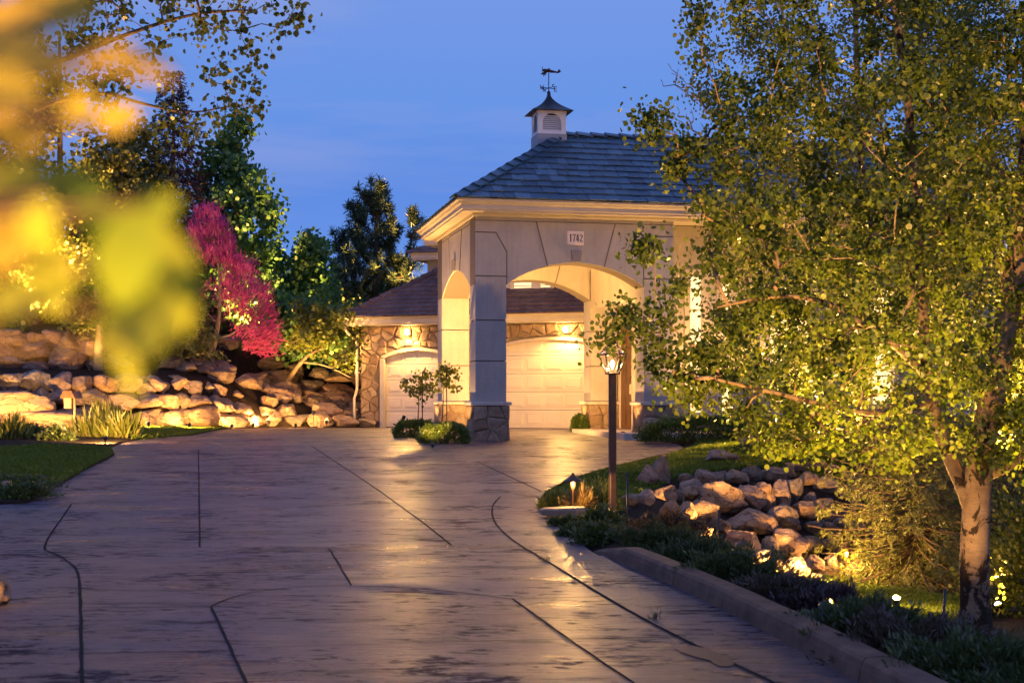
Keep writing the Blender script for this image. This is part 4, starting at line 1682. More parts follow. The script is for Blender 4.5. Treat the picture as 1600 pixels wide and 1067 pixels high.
# lit upper window with blinds, seen through the arch
wa, wbx = g_of_px(786) + .05, g_of_px(852) - .02
win = MB()
wz0, wz1 = 3.98, 4.62
y = .68
win.box(wa - .06, wbx + .06, y - .06, y - .001, wz0 - .09, wz0, 0)
win.box(wa - .06, wbx + .06, y - .06, y - .001, wz1, wz1 + .09, 0)
win.box(wa - .06, wa, y - .06, y - .001, wz0 + .0005, wz1 - .0005, 0)
win.box(wbx, wbx + .06, y - .06, y - .001, wz0 + .0005, wz1 - .0005, 0)
mid_ = (wa + wbx) / 2 + .12
win.box(mid_ - .09, mid_ + .09, y - .055, y - .001, wz0 + .0005, wz1 - .0005, 0)
wino = win.build('window', M['trim'], house)
pn = MB()
for (x0, x1) in ((wa, mid_ - .09), (mid_ + .09, wbx)):
    pn.box(x0 + .05, x1 - .05, y - .02, y - .008, wz0 + .06, wz1 - .002)
pn.build('lit_pane', M['blind_pane'], wino)
sl_ = MB()
for (x0, x1) in ((wa, mid_ - .09), (mid_ + .09, wbx)):
    for k in range(6):
        z = wz0 + .10 + k * .1
        sl_.box(x0 + .04, x1 - .04, y - .04, y - .03, z, z + .028)
    sl_.box(x0 + .001, x0 + .05, y - .045, y - .005, wz0 + .001, wz1 - .001)
    sl_.box(x1 - .05, x1 - .001, y - .045, y - .005, wz0 + .001, wz1 - .001)
    sl_.box(x0 + .0505, x1 - .0505, y - .045, y - .005, wz0 + .001, wz0 + .05)
sl_.build('blinds', M['trim'], wino)
# moulded band under the window
bd = MB()
bd.box(wa - .4, wbx + .3, .655, .679, 3.78, 3.885)
bd.build('sill_band', M['trim'], house)

# downspout at the garage corner
ds = MB()
ds.tube([(-.36, -.36, GZ + .1), (-.36, -.36, GZ - .02), (-.30, -.30, GZ - .14), (-.12, -.13, GZ - .36), (-.07, -.16, GZ - .46), (-.07, -.16, 1.1), (-.14, -.2, .85), (-.14, -.2, .12), (-.2, -.32, .04)], .042, 8)
for z in (GZ - .6, 1.6, .5):
    ds.box(-.19 if z < 1 else -.12, -.09 if z < 1 else -.02, -.21, -.07, z, z + .03)
ds.build('downspout', M['trim'], house)

# flood lamps over the garage doors
for (px_, py_) in ((640, 521), (887, 518)):
    g_ = g_of_px(px_)
    base_z = GZ - .1
    fl = MB()
    fl.box(g_ - .06, g_ + .06, -.10, -.03, base_z - .12, base_z + .05)
    fl.tube([(g_, -.09, base_z), (g_, -.17, base_z + .01)], .02, 8)
    fo = fl.build('wall_lamp', M['bronze'], house)
    bb = MB()
    bb.lathe([(.001, base_z - .11), (.045, base_z - .09), (.062, base_z - .04), (.05, base_z + .02), (.02, base_z + .05)], g_, -.21, 14)
    bb.build('bulb', m_emit('flood_bulb', WARM, 260.0) if px_ == 640 else bpy.data.materials['flood_bulb'], fo)

# entrance wing at the right, under the long eave of the porch roof (same angle as the porch)
wing = thing('entrance_wing', pw(5.2, 1.3), 'entrance wing with tall lit windows half hidden behind the aspen leaves', 'house wing', rz=R(PA))
wz = ZT
eg = MB()
openings = [(.22, .62, .55, 3.9), (1.02, 1.34, .55, 3.9), (2.25, 3.35, .75, 3.7), (4.4, 5.6, .75, 3.7)]
fnw = lambda u, v, t: (u, t, v)
edges = [-.45]
for o_ in openings: edges += [o_[0], o_[1]]
edges.append(8.6)
for i in range(0, len(edges), 2):
    eg.box(edges[i], edges[i + 1], 0, .25, -.3, wz)
for (a, b, z0_, z1_) in openings:
    eg.box(a, b, .0005, .25, -.3, z0_)
    eg.box(a, b, .0005, .25, z1_, wz)
eg.box(-.45, -.20, .251, 4.0, -.3, wz)
eg.build('wall', M['stucco'], wing)
for (a, b, z0_, z1_) in openings:
    fr = MB()
    fr.box(a - .09, a + .05, -.05, .12, z0_ - .08, z1_ + .12)
    fr.box(b - .05, b + .09, -.05, .12, z0_ - .08, z1_ + .12)
    fr.box(a + .0505, b - .0505, -.05, .12, z0_ - .08, z0_ + .05)
    fr.box(a + .0505, b - .0505, -.05, .12, z1_ - .05, z1_ + .12)
    nm = 1 if b - a < .6 else 2
    for k in range(1, nm):
        xm = a + (b - a) * k / nm
        fr.box(xm - .025, xm + .025, .03, .10, z0_ + .0505, z1_ - .0505)
    for k in range(1, 4):
        zm = z0_ + (z1_ - z0_) * k / 4
        fr.box(a + .051, b - .051, .04, .09, zm - .015, zm + .015)
    fo = fr.build('window', M['trim'], wing)
    pn = MB()
    pn.box(a + .05, b - .05, .10, .115, z0_ + .04, z1_ - .04)
    pn.build('lit_pane', M['lit_pane'], fo)
pb = MB()
stones(pb, -.45, 8.6, -.05, .50, .32, lambda u, v, q: (u, -q - .001, v), 77, asp=.8)
pb.box(-.45, 8.6, -.10, -.0, .505, .56, 1)
pb.build('stone_plinth', [M['fieldstone'], M['cap']], wing)
# wall lantern
lt_ = MB()
lx, lz = 1.78, 2.02
lt_.box(lx - .06, lx + .06, -.02, -.001, lz - .15, lz + .2)
lt_.tube([(lx, -.02, lz + .1), (lx, -.13, lz + .2), (lx, -.2, lz + .17)], .014, 6)
for sx in (-1, 1):
    for sy in (-1, 1):
        lt_.tube([(lx + sx * .055, -.2 + sy * .055, lz - .17), (lx + sx * .085, -.2 + sy * .085, lz + .09)], .008, 5)
lt_.lathe([(.13, lz + .09), (.07, lz + .15), (.02, lz + .19)], lx, -.2, 4, rot=R(45), smooth=False)
lt_.lathe([(.03, lz - .22), (.08, lz - .18), (.08, lz - .17)], lx, -.2, 4, rot=R(45), smooth=False)
lo_ = lt_.build('wall_lantern', M['bronze'], wing)
bb = MB()
bb.lathe([(.001, lz - .12), (.03, lz - .09), (.045, lz - .02), (.03, lz + .05), (.01, lz + .07)], lx, -.2, 12)
bb.build('bulb', bpy.data.materials['flood_bulb'], lo_)
# entrance door recess seen through the right-hand opening
ed = MB()
ed.box(-.53, -.451, 2.05, 2.19, .02, 3.12, 1)
ed.box(-.53, -.451, 3.22, 3.40, .02, 3.12, 1)
ed.box(-.53, -.451, 2.191, 3.219, 2.98, 3.12, 1)
ed.box(-.50, -.452, 2.191, 3.219, .02, 2.979, 0)
for z0_, z1_ in ((.25, 1.1), (1.3, 2.75)):
    for y0_ in (2.28, 2.75):
        ed.box(-.515, -.5005, y0_, y0_ + .38, z0_, z1_, 0)
ed.box(-.56, -.5155, 2.235, 2.265, 1.05, 1.30, 1)
ed.build('entrance_door', [M['wood'], M['trim']], wing)

# raised entry walk under the right-hand columns
wk = MB()
pts_w = [(3.35, -.35), (4.55, -.75), (5.1, -.9), (6.2, .2), (6.2, 4.6), (3.35, 4.4)]
wk.prism(pts_w, lambda u, v, t: (u, v, t), -.3, .15)
tag(wk.build('entry_walk', M['cap'], None, po, R(PA)), kind='structure')

# ------------------------------------------------------------------ boulders
def boulder_mesh(seed, mat, sub=4):
    r = np.random.default_rng(seed)
    import bmesh
    bm = bmesh.new()
    bmesh.ops.create_icosphere(bm, subdivisions=sub, radius=1.0)
    v = np.array([q.co[:] for q in bm.verts])
    f = [[q.index for q in p.verts] for p in bm.faces]
    bm.free()
    p = r.uniform(2.6, 5.0)
    v = v / ((np.abs(v) ** p).sum(1) ** (1 / p))[:, None]          # boxy
    for _ in range(16):                                             # hewn faces
        n = r.normal(size=3)
        n /= np.linalg.norm(n)
        c = r.uniform(.60, .95)
        dd_ = v @ n
        over = np.clip(dd_ - c, 0, None)
        v = v - over[:, None] * n * .96
    out = []
    off = r.uniform(0, 100, 3)
    for q in v:
        w = Vector(q * 1.3 + off)
        k = 1 + .12 * noise.noise(w) + .06 * noise.noise(w * 2.7) + .045 * noise.noise(w * 6.0) - .10 * max(0, .12 - abs(noise.noise(w * 1.6 + Vector((5, 5, 5))))) / .12
        st = .035 * noise.noise(Vector((w.x * .6, w.y * .6, w.z * 5)))
        out.append(q * (k + st))
    out = np.array(out)
    out /= np.abs(out).max(0)
    F = np.array(f)
    return np_mesh('boulder', out, len(F), 3, mat, F, smooth=True)


PROTO = []
for i in range(18):
    PROTO.append(boulder_mesh(100 + i, [M['boulder'], M['boulder_pink'], M['boulder_grey'], M['boulder']][i % 4]))
rr = random.Random(11)


def boulder(pos, dims, label, group=None, rz=None, tilt=.12, proto=None):
    o = bpy.data.objects.new('boulder', PROTO[rr.randrange(len(PROTO)) if proto is None else proto])
    C.objects.link(o)
    o.location = pos
    o.scale = tuple(d * .54 for d in dims)
    o.rotation_euler = (rr.uniform(-tilt, tilt), rr.uniform(-tilt, tilt), rr.uniform(0, 6.28) if rz is None else rz)
    return tag(o, label, 'boulder', group)


# --- left retaining walls
_s = np.concatenate([[0], np.cumsum(np.hypot(np.diff(WF[:, 0]), np.diff(WF[:, 1])))])


def wf(s):
    x, d = np.interp(s, _s, WF[:, 0]), np.interp(s, _s, WF[:, 1])
    x2, d2 = np.interp(s + .3, _s, WF[:, 0]), np.interp(s + .3, _s, WF[:, 1])
    x1, d1 = np.interp(s - .3, _s, WF[:, 0]), np.interp(s - .3, _s, WF[:, 1])
    t = math.atan2(d2 - d1, x2 - x1)
    return float(x), float(d), t


def wall_rows(zlo, zhi, u0, batter, s0, s1, label, group, wmin, wmax, rowh, first=None):
    hmax = max(zhi(s) - zlo(s) for s in np.arange(s0, s1, .5))
    nrow = max(1, int(round(hmax / rowh)))
    for r_ in range(nrow):
        s = s0 + rr.uniform(-.5, .2)
        while s < s1:
            big = first and r_ == 0
            w = rr.uniform(*(first if big else (wmin, wmax)))
            sm = s + w / 2
            lo, hi = zlo(sm), zhi(sm)
            n = max(1, int(round((hi - lo) / rowh)))
            if r_ < n:
                hh = (hi - lo) / n
                x, d, t = wf(sm)
                nx, ny = -math.sin(t), math.cos(t)
                u = u0 + batter * r_ + rr.uniform(-.08, .10)
                h = hh * rr.uniform(1.12, 1.42)
                lab, grp = label(sm, r_)
                boulder((x + nx * u, d + ny * u, lo + (r_ + .5) * hh + rr.uniform(-.05, .05)), (w * 1.10, rr.uniform(.75, 1.1), h), lab, grp, rz=t + rr.uniform(-.14, .14))
            s += w * rr.uniform(.86, .97)


def atx(arr, s):
    return float(np.interp(np.interp(s, _s, WF[:, 0]), _hx, arr))


def foot(s):
    x, d, _ = wf(s)
    return float(prof(d)) + atx(_hr, s)


s_of = lambda px: float(np.interp(px, [p[0] for p in _WF], _s))
L1 = lambda s, r: (('tan boulder in the lower tier of the stone retaining wall left of the drive', 'lower tier boulders of the left wall') if s < s_of(345) else
                   ('boulder in the low stone row at the drive edge between pink tree and garage', 'low row boulders beside the garage'))
L2 = lambda s, r: (('brown boulder in the upper tier of the stone wall behind the mulch bench', 'upper tier boulders of the left wall') if s < s_of(300) else
                   ('squarish boulder in the upper stone tier below the spreading green tree', 'upper tier boulders below the green tree'))
wall_rows(foot, lambda s: foot(s) + atx(_h1, s), .28, .16, s_of(-150), s_of(345), L1, None, .42, .95, .38, first=(.8, 1.4))
wall_rows(foot, lambda s: foot(s) + atx(_h1, s), .28, .20, s_of(345), s_of(566), L1, None, .40, .90, .36)
wall_rows(lambda s: foot(s) + atx(_hb, s) - .1, lambda s: foot(s) + atx(_h2, s), 2.45, .20, s_of(-150), s_of(566), L2, None, .5, 1.05, .42)
# stones on the slope between the two tiers, row upon row with some soil left between
for k_ in range(6):
    s = s_of(318) + rr.uniform(0, .5)
    while s < s_of(566):
        w = rr.uniform(.42, .95)
        if rr.random() < .90:
            x, d, t = wf(s)
            u = .80 + .30 * k_ + rr.uniform(-.10, .10)
            x, d = x - math.sin(t) * u, d + math.cos(t) * u
            boulder((x, d, Hs(x, d) + .10), (w * 1.14, w * .85, w * rr.uniform(.58, .80)), 'boulder half sunk in the dark slope between the two stone tiers', 'boulders on the slope between tiers', rz=t + rr.uniform(-.3, .3), tilt=.22)
        s += w * rr.uniform(.88, 1.02)
# big pale slabs at the far left
for (px, py, w, h, lab) in ((22, 632, 1.9, .62, 'longest pale slab of the left wall, spotlit, touching the picture edge'),
                            (98, 655, 2.3, .5, 'low pale ledge boulder behind the iris leaves, spotlit from below'),
                            (20, 655, 1.7, .5, 'pale slab lying under the longest slab at the left edge')):
    q = P(px, py, 35.6)
    boulder((q[0], q[1], q[2]), (w, 1.1, h), lab, None, rz=.25 + rr.uniform(-.1, .1), tilt=.06, proto=(0, 3, 7)[(22, 98, 20).index(px)])
# stone at the near left edge
q = G(-17, 945)
boulder((q[0], q[1], q[2] + .10), (.34, .3, .36), 'lit orange stone just entering the picture at the lower left edge', None, rz=.4)
q = G(5, 777)
boulder((q[0], q[1], q[2] + .08), (.36, .3, .26), 'small grey stone among the ground cover at the left lawn corner', None, rz=.4, proto=2)

# --- bank on the right (positions read off a detail at 3.81 pixels per pixel)
BK = [(275, 265, 85, 70), (375, 260, 130, 100), (450, 255, 110, 90), (565, 255, 150, 100), (665, 232, 110, 90), (780, 235, 160, 100), (880, 225, 100, 70),
      (30, 380, 120, 95), (145, 350, 135, 95), (235, 365, 70, 85), (285, 335, 125, 115), (340, 320, 80, 115), (-60, 390, 110, 70),
      (195, 470, 135, 175), (275, 480, 115, 150), (375, 460, 180, 180), (500, 395, 270, 205),
      (665, 375, 165, 150), (735, 375, 120, 175), (830, 368, 120, 185), (905, 330, 115, 160),
      (665, 530, 275, 170), (850, 500, 185, 150), (960, 445, 155, 115), (1100, 450, 150, 120), (1010, 385, 80, 80), (1190, 460, 90, 70),
      (620, 640, 200, 150), (760, 680, 120, 140), (870, 650, 230, 170), (735, 755, 150, 120), (830, 800, 120, 130), (920, 805, 175, 150),
      (370, 570, 120, 100), (490, 545, 120, 95), (1230, 545, 155, 90), (1130, 565, 110, 90), (1290, 440, 120, 90), (1030, 545, 120, 90),
      (1030, 775, 120, 110), (1170, 770, 150, 130), (1262, 800, 95, 110), (1050, 860, 110, 70), (1350, 540, 130, 95), (1430, 610, 110, 90), (1380, 450, 110, 80),
      (1010, 655, 130, 100), (1130, 670, 130, 100), (1330, 700, 120, 90), (1480, 540, 110, 80), (1390, 800, 130, 80), (1500, 820, 120, 80), (560, 720, 110, 80), (930, 190, 120, 45), (1040, 185, 120, 55), (1150, 215, 110, 70), (1250, 250, 130, 80), (1000, 265, 120, 90), (1110, 300, 140, 100), (1230, 340, 130, 90), (1340, 330, 120, 90), (1450, 300, 120, 80), (1420, 380, 110, 80)]
for k, (cx0, cy0, w, h) in enumerate(BK):
    px, py = 1000 + cx0 / 3.81, 680 + cy0 / 3.81
    q = hit(px, py + h / 3.81 * .25)
    m = q[1] / FPX / 3.81
    W_, H_ = w * m * 1.12, h * m * 1.12
    q2 = P(px, py, q[1] - .05)
    lab, grp = 'brown boulder in the tumbled bank below the upper lawn on the right', 'boulders of the right bank'
    if k == 16: lab, grp = 'big pitted round boulder at the middle of the right bank near its top', None
    if k == 21: lab, grp = 'widest boulder of the right bank, smooth and domed, in the middle of the slope', None
    if k == 40: lab, grp = 'boulder in the right bank lit bright by a path lamp', None
    boulder(q2, (W_, (W_ + H_) * .5 * .9, H_), lab, grp, rz=rr.uniform(-.35, .35), tilt=.2, proto=(k * 5) % 18)
# rocks set in the lawn
for (px, py, w, h, lab, pr) in ((1031, 752, 34, 46, 'tall pointed rock standing in the lawn beside the lamp post', 4), (1010, 755, 38, 30, 'low pink rock leaning beside the tall pointed rock', 1),
                                (1125, 721, 50, 17, 'flat rock lying alone in the middle of the upper lawn', 5), (1178, 699, 44, 18, 'dark low rock in front of its paler twin at the hedge end', 2),
                                (1207, 697, 44, 21, 'pale low rock behind its darker twin at the hedge end', 9)):
    q = hit(px, py)
    m = q[1] / FPX
    boulder((q[0], q[1], q[2] + h * m * .40), (w * m * 1.15, w * m * .9, h * m * 1.15), lab, None, rz=.2, tilt=.1, proto=pr)


# pointed top for the standing rock: its own mesh
def pointed(o):
    me_ = o.data.copy()
    co = np.empty(len(me_.vertices) * 3, dtype=np.float32)
    me_.vertices.foreach_get('co', co)
    co = co.reshape(-1, 3)
    t = np.clip((co[:, 2] + 1) / 2, 0, 1)
    co[:, 0] = co[:, 0] * (1 - .72 * t ** 1.3) + .12 * t
    co[:, 1] *= (1 - .6 * t ** 1.3)
    me_.vertices.foreach_set('co', co.ravel())
    me_.update()
    o.data = me_


for o in list(C.objects):
    if o.get('label', '').startswith('tall pointed rock'): pointed(o)
    if o.get('label', '').startswith('low pink rock'): pointed(o)
# flagstone by the path lamp
fm = MB()
q = G(880, 808)
out = [(-.26, -.12), (-.1, -.17), (.12, -.16), (.27, -.06), (.24, .1), (.05, .16), (-.2, .13), (-.29, .02)]
vs = [(a, b, 0) for a, b in out] + [(a * 1.02, b * 1.02, .06) for a, b in out] + [(a * .9, b * .9, .085 + .006 * math.sin(7 * a)) for a, b in out]
fs = []
for k in range(2):
    for i in range(8):
        j = (i + 1) % 8
        fs.append((k * 8 + i, k * 8 + j, k * 8 + 8 + j, k * 8 + 8 + i))
fs.append(tuple(range(16, 24)))
fm.add(vs, fs)
tag(fm.build('flagstone', M['slabrock'], None, (q[0] + .02, q[1], q[2] + .03)), 'flat tan flagstone at the drive edge below the small path lamp', 'flagstone')

# ------------------------------------------------------------------ foliage tools
def nrm(a):
    return a / (np.linalg.norm(a, axis=-1, keepdims=True) + 1e-9)


SH = {
    'round': np.array([(0, 0), (.40, .22), (.46, .58), (.20, .88), (0, 1.0), (-.20, .88), (-.46, .58), (-.40, .22)]),
    'hex': np.array([(0, 0), (.40, .35), (.34, .78), (0, 1.0), (-.34, .78), (-.40, .35)]),
    'oval': np.array([(0, 0), (.24, .35), (.20, .7), (0, 1.0), (-.20, .7), (-.24, .35)]),
    'blade': np.array([(-.07, 0), (.07, 0), (.055, .6), (0, 1.0), (-.055, .6)]),
    'needle': np.array([(-.05, 0), (.05, 0), (.03, 1.0), (-.03, 1.0)]),
    'spray': np.array([(-.10, 0), (.10, 0), (.19, .45), (.0, 1.0), (-.19, .45)]),
}


def leafset(name, c, axis, size, shape, mat, parent=None, r=None, fold=.18, nbias=None, wid=1.0, stuff=False):
    """many leaf blades as one mesh: base points c, directions axis, lengths size"""
    r = r or rng
    n = len(c)
    axis = nrm(axis)
    q = r.normal(size=(n, 3))
    if nbias is not None: q = q * .6 + nbias
    nor = nrm(q - (q * axis).sum(1)[:, None] * axis)
    side = np.cross(axis, nor)
    T = SH[shape]
    k = len(T)
    s = np.broadcast_to(np.asarray(size, float), (n,))
    V = np.empty((n, k, 3))
    for i, (x, y) in enumerate(T):
        bend = -.22 * y * y * fold * 2
        V[:, i] = c + (side * (x * wid) + axis * y + nor * (abs(x) * fold + bend))* s[:, None]
    me = np_mesh(name, V.reshape(-1, 3), n, k, mat)
    o = link(name, me, parent)
    if stuff: o['kind'] = 'stuff'
    return o


def skeleton(trunks, targets, seg, r, up=.25, jit=.10, zpen=.9, start=.25):
    """trunks: polylines [(x,y,z)...] from the ground up. returns node positions, chains, weights"""
    pos, par, chains = [], [], []
    for tr in trunks:
        ch = []
        for i, p in enumerate(tr):
            if i == 0 and pos:
                dd_ = np.linalg.norm(np.array(pos) - np.array(p), axis=1)
                k = int(dd_.argmin())
                par.append(k)
            else:
                par.append(len(pos) - 1 if i else -1)
            pos.append(tuple(p))
            ch.append(len(pos) - 1)
        chains.append(ch)
    ntr = len(pos)
    P_ = np.zeros((ntr + len(targets) * 60, 3))
    P_[:ntr] = pos
    cost0 = np.zeros(len(P_))
    z0, z1 = P_[:ntr, 2].min(), P_[:ntr, 2].max()
    cost0[:ntr] = np.where(P_[:ntr, 2] < z0 + start * (z1 - z0), 50, 0)
    n = ntr
    T = np.array(targets)
    dist = np.min(np.linalg.norm(T[:, None, :] - P_[None, :ntr], axis=2), axis=1)
    tips = []
    for ti in np.argsort(dist):
        t = T[ti]
        dv = P_[:n] - t
        c = np.linalg.norm(dv, axis=1) + zpen * np.clip(dv[:, 2] + .05, 0, None) + cost0[:n]
        k = int(c.argmin())
        p0 = P_[k]
        L = np.linalg.norm(t - p0)
        m = min(50, max(2, int(L / seg)))
        ctrl = (p0 + t) / 2 + np.array([0, 0, up * L]) + r.normal(0, jit * L, 3)
        ch = [k]
        for i in range(1, m + 1):
            f = i / m
            q = (1 - f) ** 2 * p0 + 2 * f * (1 - f) * ctrl + f * f * t
            if i < m: q = q + r.normal(0, seg * .14, 3)
            P_[n] = q
            par.append(n - 1 if i > 1 else k)
            ch.append(n)
            n += 1
        chains.append(ch)
        tips.append(n - 1)
    w = np.zeros(n)
    for t in tips:
        k = t
        while k >= 0:
            w[k] += 1
            k = par[k]
    return P_[:n], chains, w, len(trunks)


def limbs(name, P_, chains, w, ntr, r0, mat, parent, trunk_r=None, pw=.45, maxr=.09, sides=7):
    mb = MB()
    for ci, ch in enumerate(chains):
        rad = []
        for k in ch:
            rad.append(min(maxr, r0 * max(1, w[k]) ** pw))
        if ci < ntr and trunk_r is not None:
            rad = list(trunk_r[ci])
        elif len(rad) > 1:
            rad[0] = min(rad[0], rad[1] * 1.5)
        sd = 14 if ci < ntr else (sides if max(rad) > .012 else 4)
        mb.tube([P_[k] for k in ch], rad, sd)
    return mb.build(name, mat, parent)


def clump_leaves(P_, chains, ntr, per, spread, r, along=.5):
    """leaf base points around the ends of the twigs"""
    base = []
    for ch in chains[ntr:]:
        pts = P_[ch]
        n = len(pts)
        k = max(1, int(n * along))
        seg = pts[-k:]
        m = per
        idx = r.integers(0, len(seg), m)
        base.append(seg[idx] + np.clip(r.normal(0, spread, (m, 3)), -1.7 * spread, 1.7 * spread) * r.uniform(.3, 1.1, (m, 1)))
    return np.concatenate(base)


def sample_poly(poly, n, dfun, r):
    """crown targets: an uneven outline, each point at its own depth"""
    pp = np.array(poly)
    lo, hi = pp.min(0), pp.max(0)
    out = []
    while len(out) < n:
        q = r.uniform(lo, hi)
        if inpoly(np.array([q[0]]), np.array([q[1]]), poly)[0]:
            out.append(P(q[0], q[1], dfun(q)))
    return np.array(out)


def local(pts, b):
    return np.asarray(pts) - np.array(b)


def broadleaf(label, cat, base, trunks, targets, leafmat, barkmat, group=None, per=70, spread=.16, lsize=(.05, .07), shape='hex', seed=1, trunk_r=None, up=.2, seg=.25,
              r0=.006, maxr=.08, droop=.35, along=.45, zpen=.9, name='tree', wid=1.0, start=.25):
    r = np.random.default_rng(seed)
    root = thing(name, base, label, cat, group)
    tr = [[tuple(local(p, base)) for p in t] for t in trunks]
    P_, ch, w, nt = skeleton(tr, local(targets, base), seg, r, up=up, zpen=zpen, start=start)
    limbs('trunk', P_, ch, w, nt, r0, barkmat, root, trunk_r, maxr=maxr)
    c = clump_leaves(P_, ch, nt, per, spread, r, along)
    ax = r.normal(size=(len(c), 3)) + np.array([0, 0, -droop * 2])
    leafset('crown', c, ax, r.uniform(*lsize, len(c)), shape, leafmat, root, r, wid=wid)
    return root


def poly_trunk(pix, n=3):
    """trunk line through (px, py, d) marks, smoothed"""
    pts = [Vector(P(*p)) for p in pix]
    for _ in range(2):
        q = [pts[0]]
        for i in range(len(pts) - 1):
            q += [pts[i] * .75 + pts[i + 1] * .25, pts[i] * .25 + pts[i + 1] * .75]
        q.append(pts[-1])
        pts = q
    return [tuple(p) for p in pts]


def spruce(label, base, h, rad, mat, barkmat, seed, needle=.10, twig=.16, nwh=None, cat='conifer tree', group=None, z0=.06, droop=.25, per=9, wid=1.0, stuffing=1.0, name='spruce_tree', pw=.85, hang=.9):
    """trunk, whorls of drooping boughs, hanging twigs set with needles"""
    r = np.random.default_rng(seed)
    root = thing(name, base, label, cat, group)
    mb = MB()
    mb.tube([(0, 0, -.2), (0, 0, h * .4), (0, 0, h * .97)], [h * .018, h * .012, .008], 9)
    tw_s, tw_d, tw_l = [], [], []
    z = h * z0
    step = h * .030
    while z < h * .985:
        f = (z / h - z0) / (1 - z0)
        Rr = rad * (1 - f) ** pw + .05
        nb = max(4, int(9 * (1 - f) + 4))
        a0 = r.uniform(0, 6.28)
        for b in range(nb):
            a = a0 + b * 6.283 / nb + r.uniform(-.25, .25)
            L = Rr * r.uniform(.68, 1.15)
            rise = (.55 * f - droop * (1 - f)) * L
            m = max(3, int(L / .12))
            pts = []
            for i in range(m + 1):
                t = i / m
                zz = z + rise * t + (.22 * L * (t ** 2 - t)) + r.uniform(-.01, .01)
                pts.append(np.array([math.cos(a) * L * t, math.sin(a) * L * t, zz]))
            mb.tube(pts, [.004 + .010 * L * (1 - i / m) for i in range(m + 1)], 4)
            dirb = np.array([math.cos(a), math.sin(a), 0])
            sd = np.array([-dirb[1], dirb[0], 0])
            nt_ = int(L / (twig * .42) * stuffing) + 3
            for k in range(nt_):
                t = r.uniform(.12, 1.0)
                i = min(m - 1, int(t * m))
                p = pts[i] + (pts[i + 1] - pts[i]) * (t * m - i)
                sg = 1 if r.random() < .5 else -1
                dv = dirb * r.uniform(.3, .9) + sd * sg * r.uniform(.2, 1.0) + np.array([0, 0, -r.uniform(.1, 1.0) * hang])
                tw_s.append(p)
                tw_d.append(dv / np.linalg.norm(dv))
                tw_l.append(twig * r.uniform(.6, 1.4) * (1.3 - .5 * t) * (1.0 if L > .5 else .7))
        z += step * r.uniform(.8, 1.2)
    mb.build('trunk', barkmat, root)
    S, D, L = np.array(tw_s), np.array(tw_d), np.array(tw_l)
    n = len(S)
    t = r.uniform(0, 1, (n, per))
    c = S[:, None] + D[:, None] * (t * L[:, None])[:, :, None]
    ax = D[:, None] * 1.0 + r.normal(0, .55, (n, per, 3))
    leafset('crown', c.reshape(-1, 3), ax.reshape(-1, 3), r.uniform(.7, 1.2, n * per) * needle, 'spray', mat, root, r, fold=.1, wid=wid)
    return root


def mound(label, cat, base, dims, mat, n, lsize, shape, seed, group=None, name='shrub', upb=.5, box=2.2, wid=1.0, stems=8, inner=.55, rough=.16):
    """shrub: leaves through the outer shell of an uneven mound, short stems inside"""
    r = np.random.default_rng(seed)
    root = thing(name, base, label, cat, group)
    u = r.normal(size=(n, 3))
    u[:, 2] = np.abs(u[:, 2])
    u = u / ((np.abs(u) ** box).sum(1) ** (1 / box))[:, None]
    off = r.uniform(0, 50, 3)
    k = np.array([1 + rough * 1.6 * noise.noise(Vector(q * 2.2 + off)) + rough * noise.noise(Vector(q * 5.5 + off)) for q in u])
    rad = r.uniform(inner, 1.0, n) ** .6 * k
    c = u * rad[:, None] * np.array(dims) * .5 * np.array([1, 1, 2])
    ax = u + np.array([0, 0, upb]) + r.normal(0, .5, (n, 3))
    mb = MB()
    for i in range(stems):
        a = r.uniform(0, 6.28)
        e = np.array([math.cos(a) * dims[0] * .36, math.sin(a) * dims[1] * .36, dims[2] * .75]) * r.uniform(.5, 1)
        mb.tube([(e[0] * .15, e[1] * .15, -.05), (e[0] * .5, e[1] * .5, e[2] * .55), tuple(e)], [.012, .009, .004], 5)
    mb.build('stems', M['bark'], root)
    leafset('foliage', c, ax, r.uniform(*lsize, n), shape, mat, root, r, wid=wid)
    return root


def on_ground(px, py, dz=0.0):
    q = hit(px, py)
    return (q[0], q[1], q[2] + dz)


# ------------------------------------------------------------------ right: the twin-stemmed aspen in front
D0 = 13.4
ab = on_ground(1528, 1012)
D0 = ab[1]
st1 = poly_trunk([(1528, 1030, D0), (1524, 960, D0), (1522, 880, D0), (1526, 780, D0), (1533, 700, D0), (1556, 590, D0 + .1), (1588, 420, D0 + .2), (1606, 250, D0 + .3), (1618, 60, D0 + .4), (1622, -140, D0 + .5)])
st2 = poly_trunk([(1518, 800, D0), (1505, 762, D0 + .05), (1480, 710, D0 + .3), (1456, 640, D0 + .5), (1444, 540, D0 + .6), (1436, 400, D0 + .7), (1424, 200, D0 + .8), (1400, 20, D0 + .9), (1385, -120, D0 + 1)])
lb1 = poly_trunk([(1450, 590, D0 + .55), (1400, 540, D0 + .3), (1345, 505, D0 + .0), (1300, 475, D0 - .2), (1235, 460, D0 - .4), (1165, 470, D0 - .5), (1120, 480, D0 - .5)])
lb2 = poly_trunk([(1456, 625, D0 + .5), (1390, 650, D0 + .1), (1310, 638, D0 - .2), (1230, 618, D0 - .4), (1140, 598, D0 - .6), (1110, 590, D0 - .6)])
lb3 = poly_trunk([(1545, 742, D0), (1575, 732, D0 - .1), (1610, 700, D0 - .2), (1650, 640, D0 - .3)])
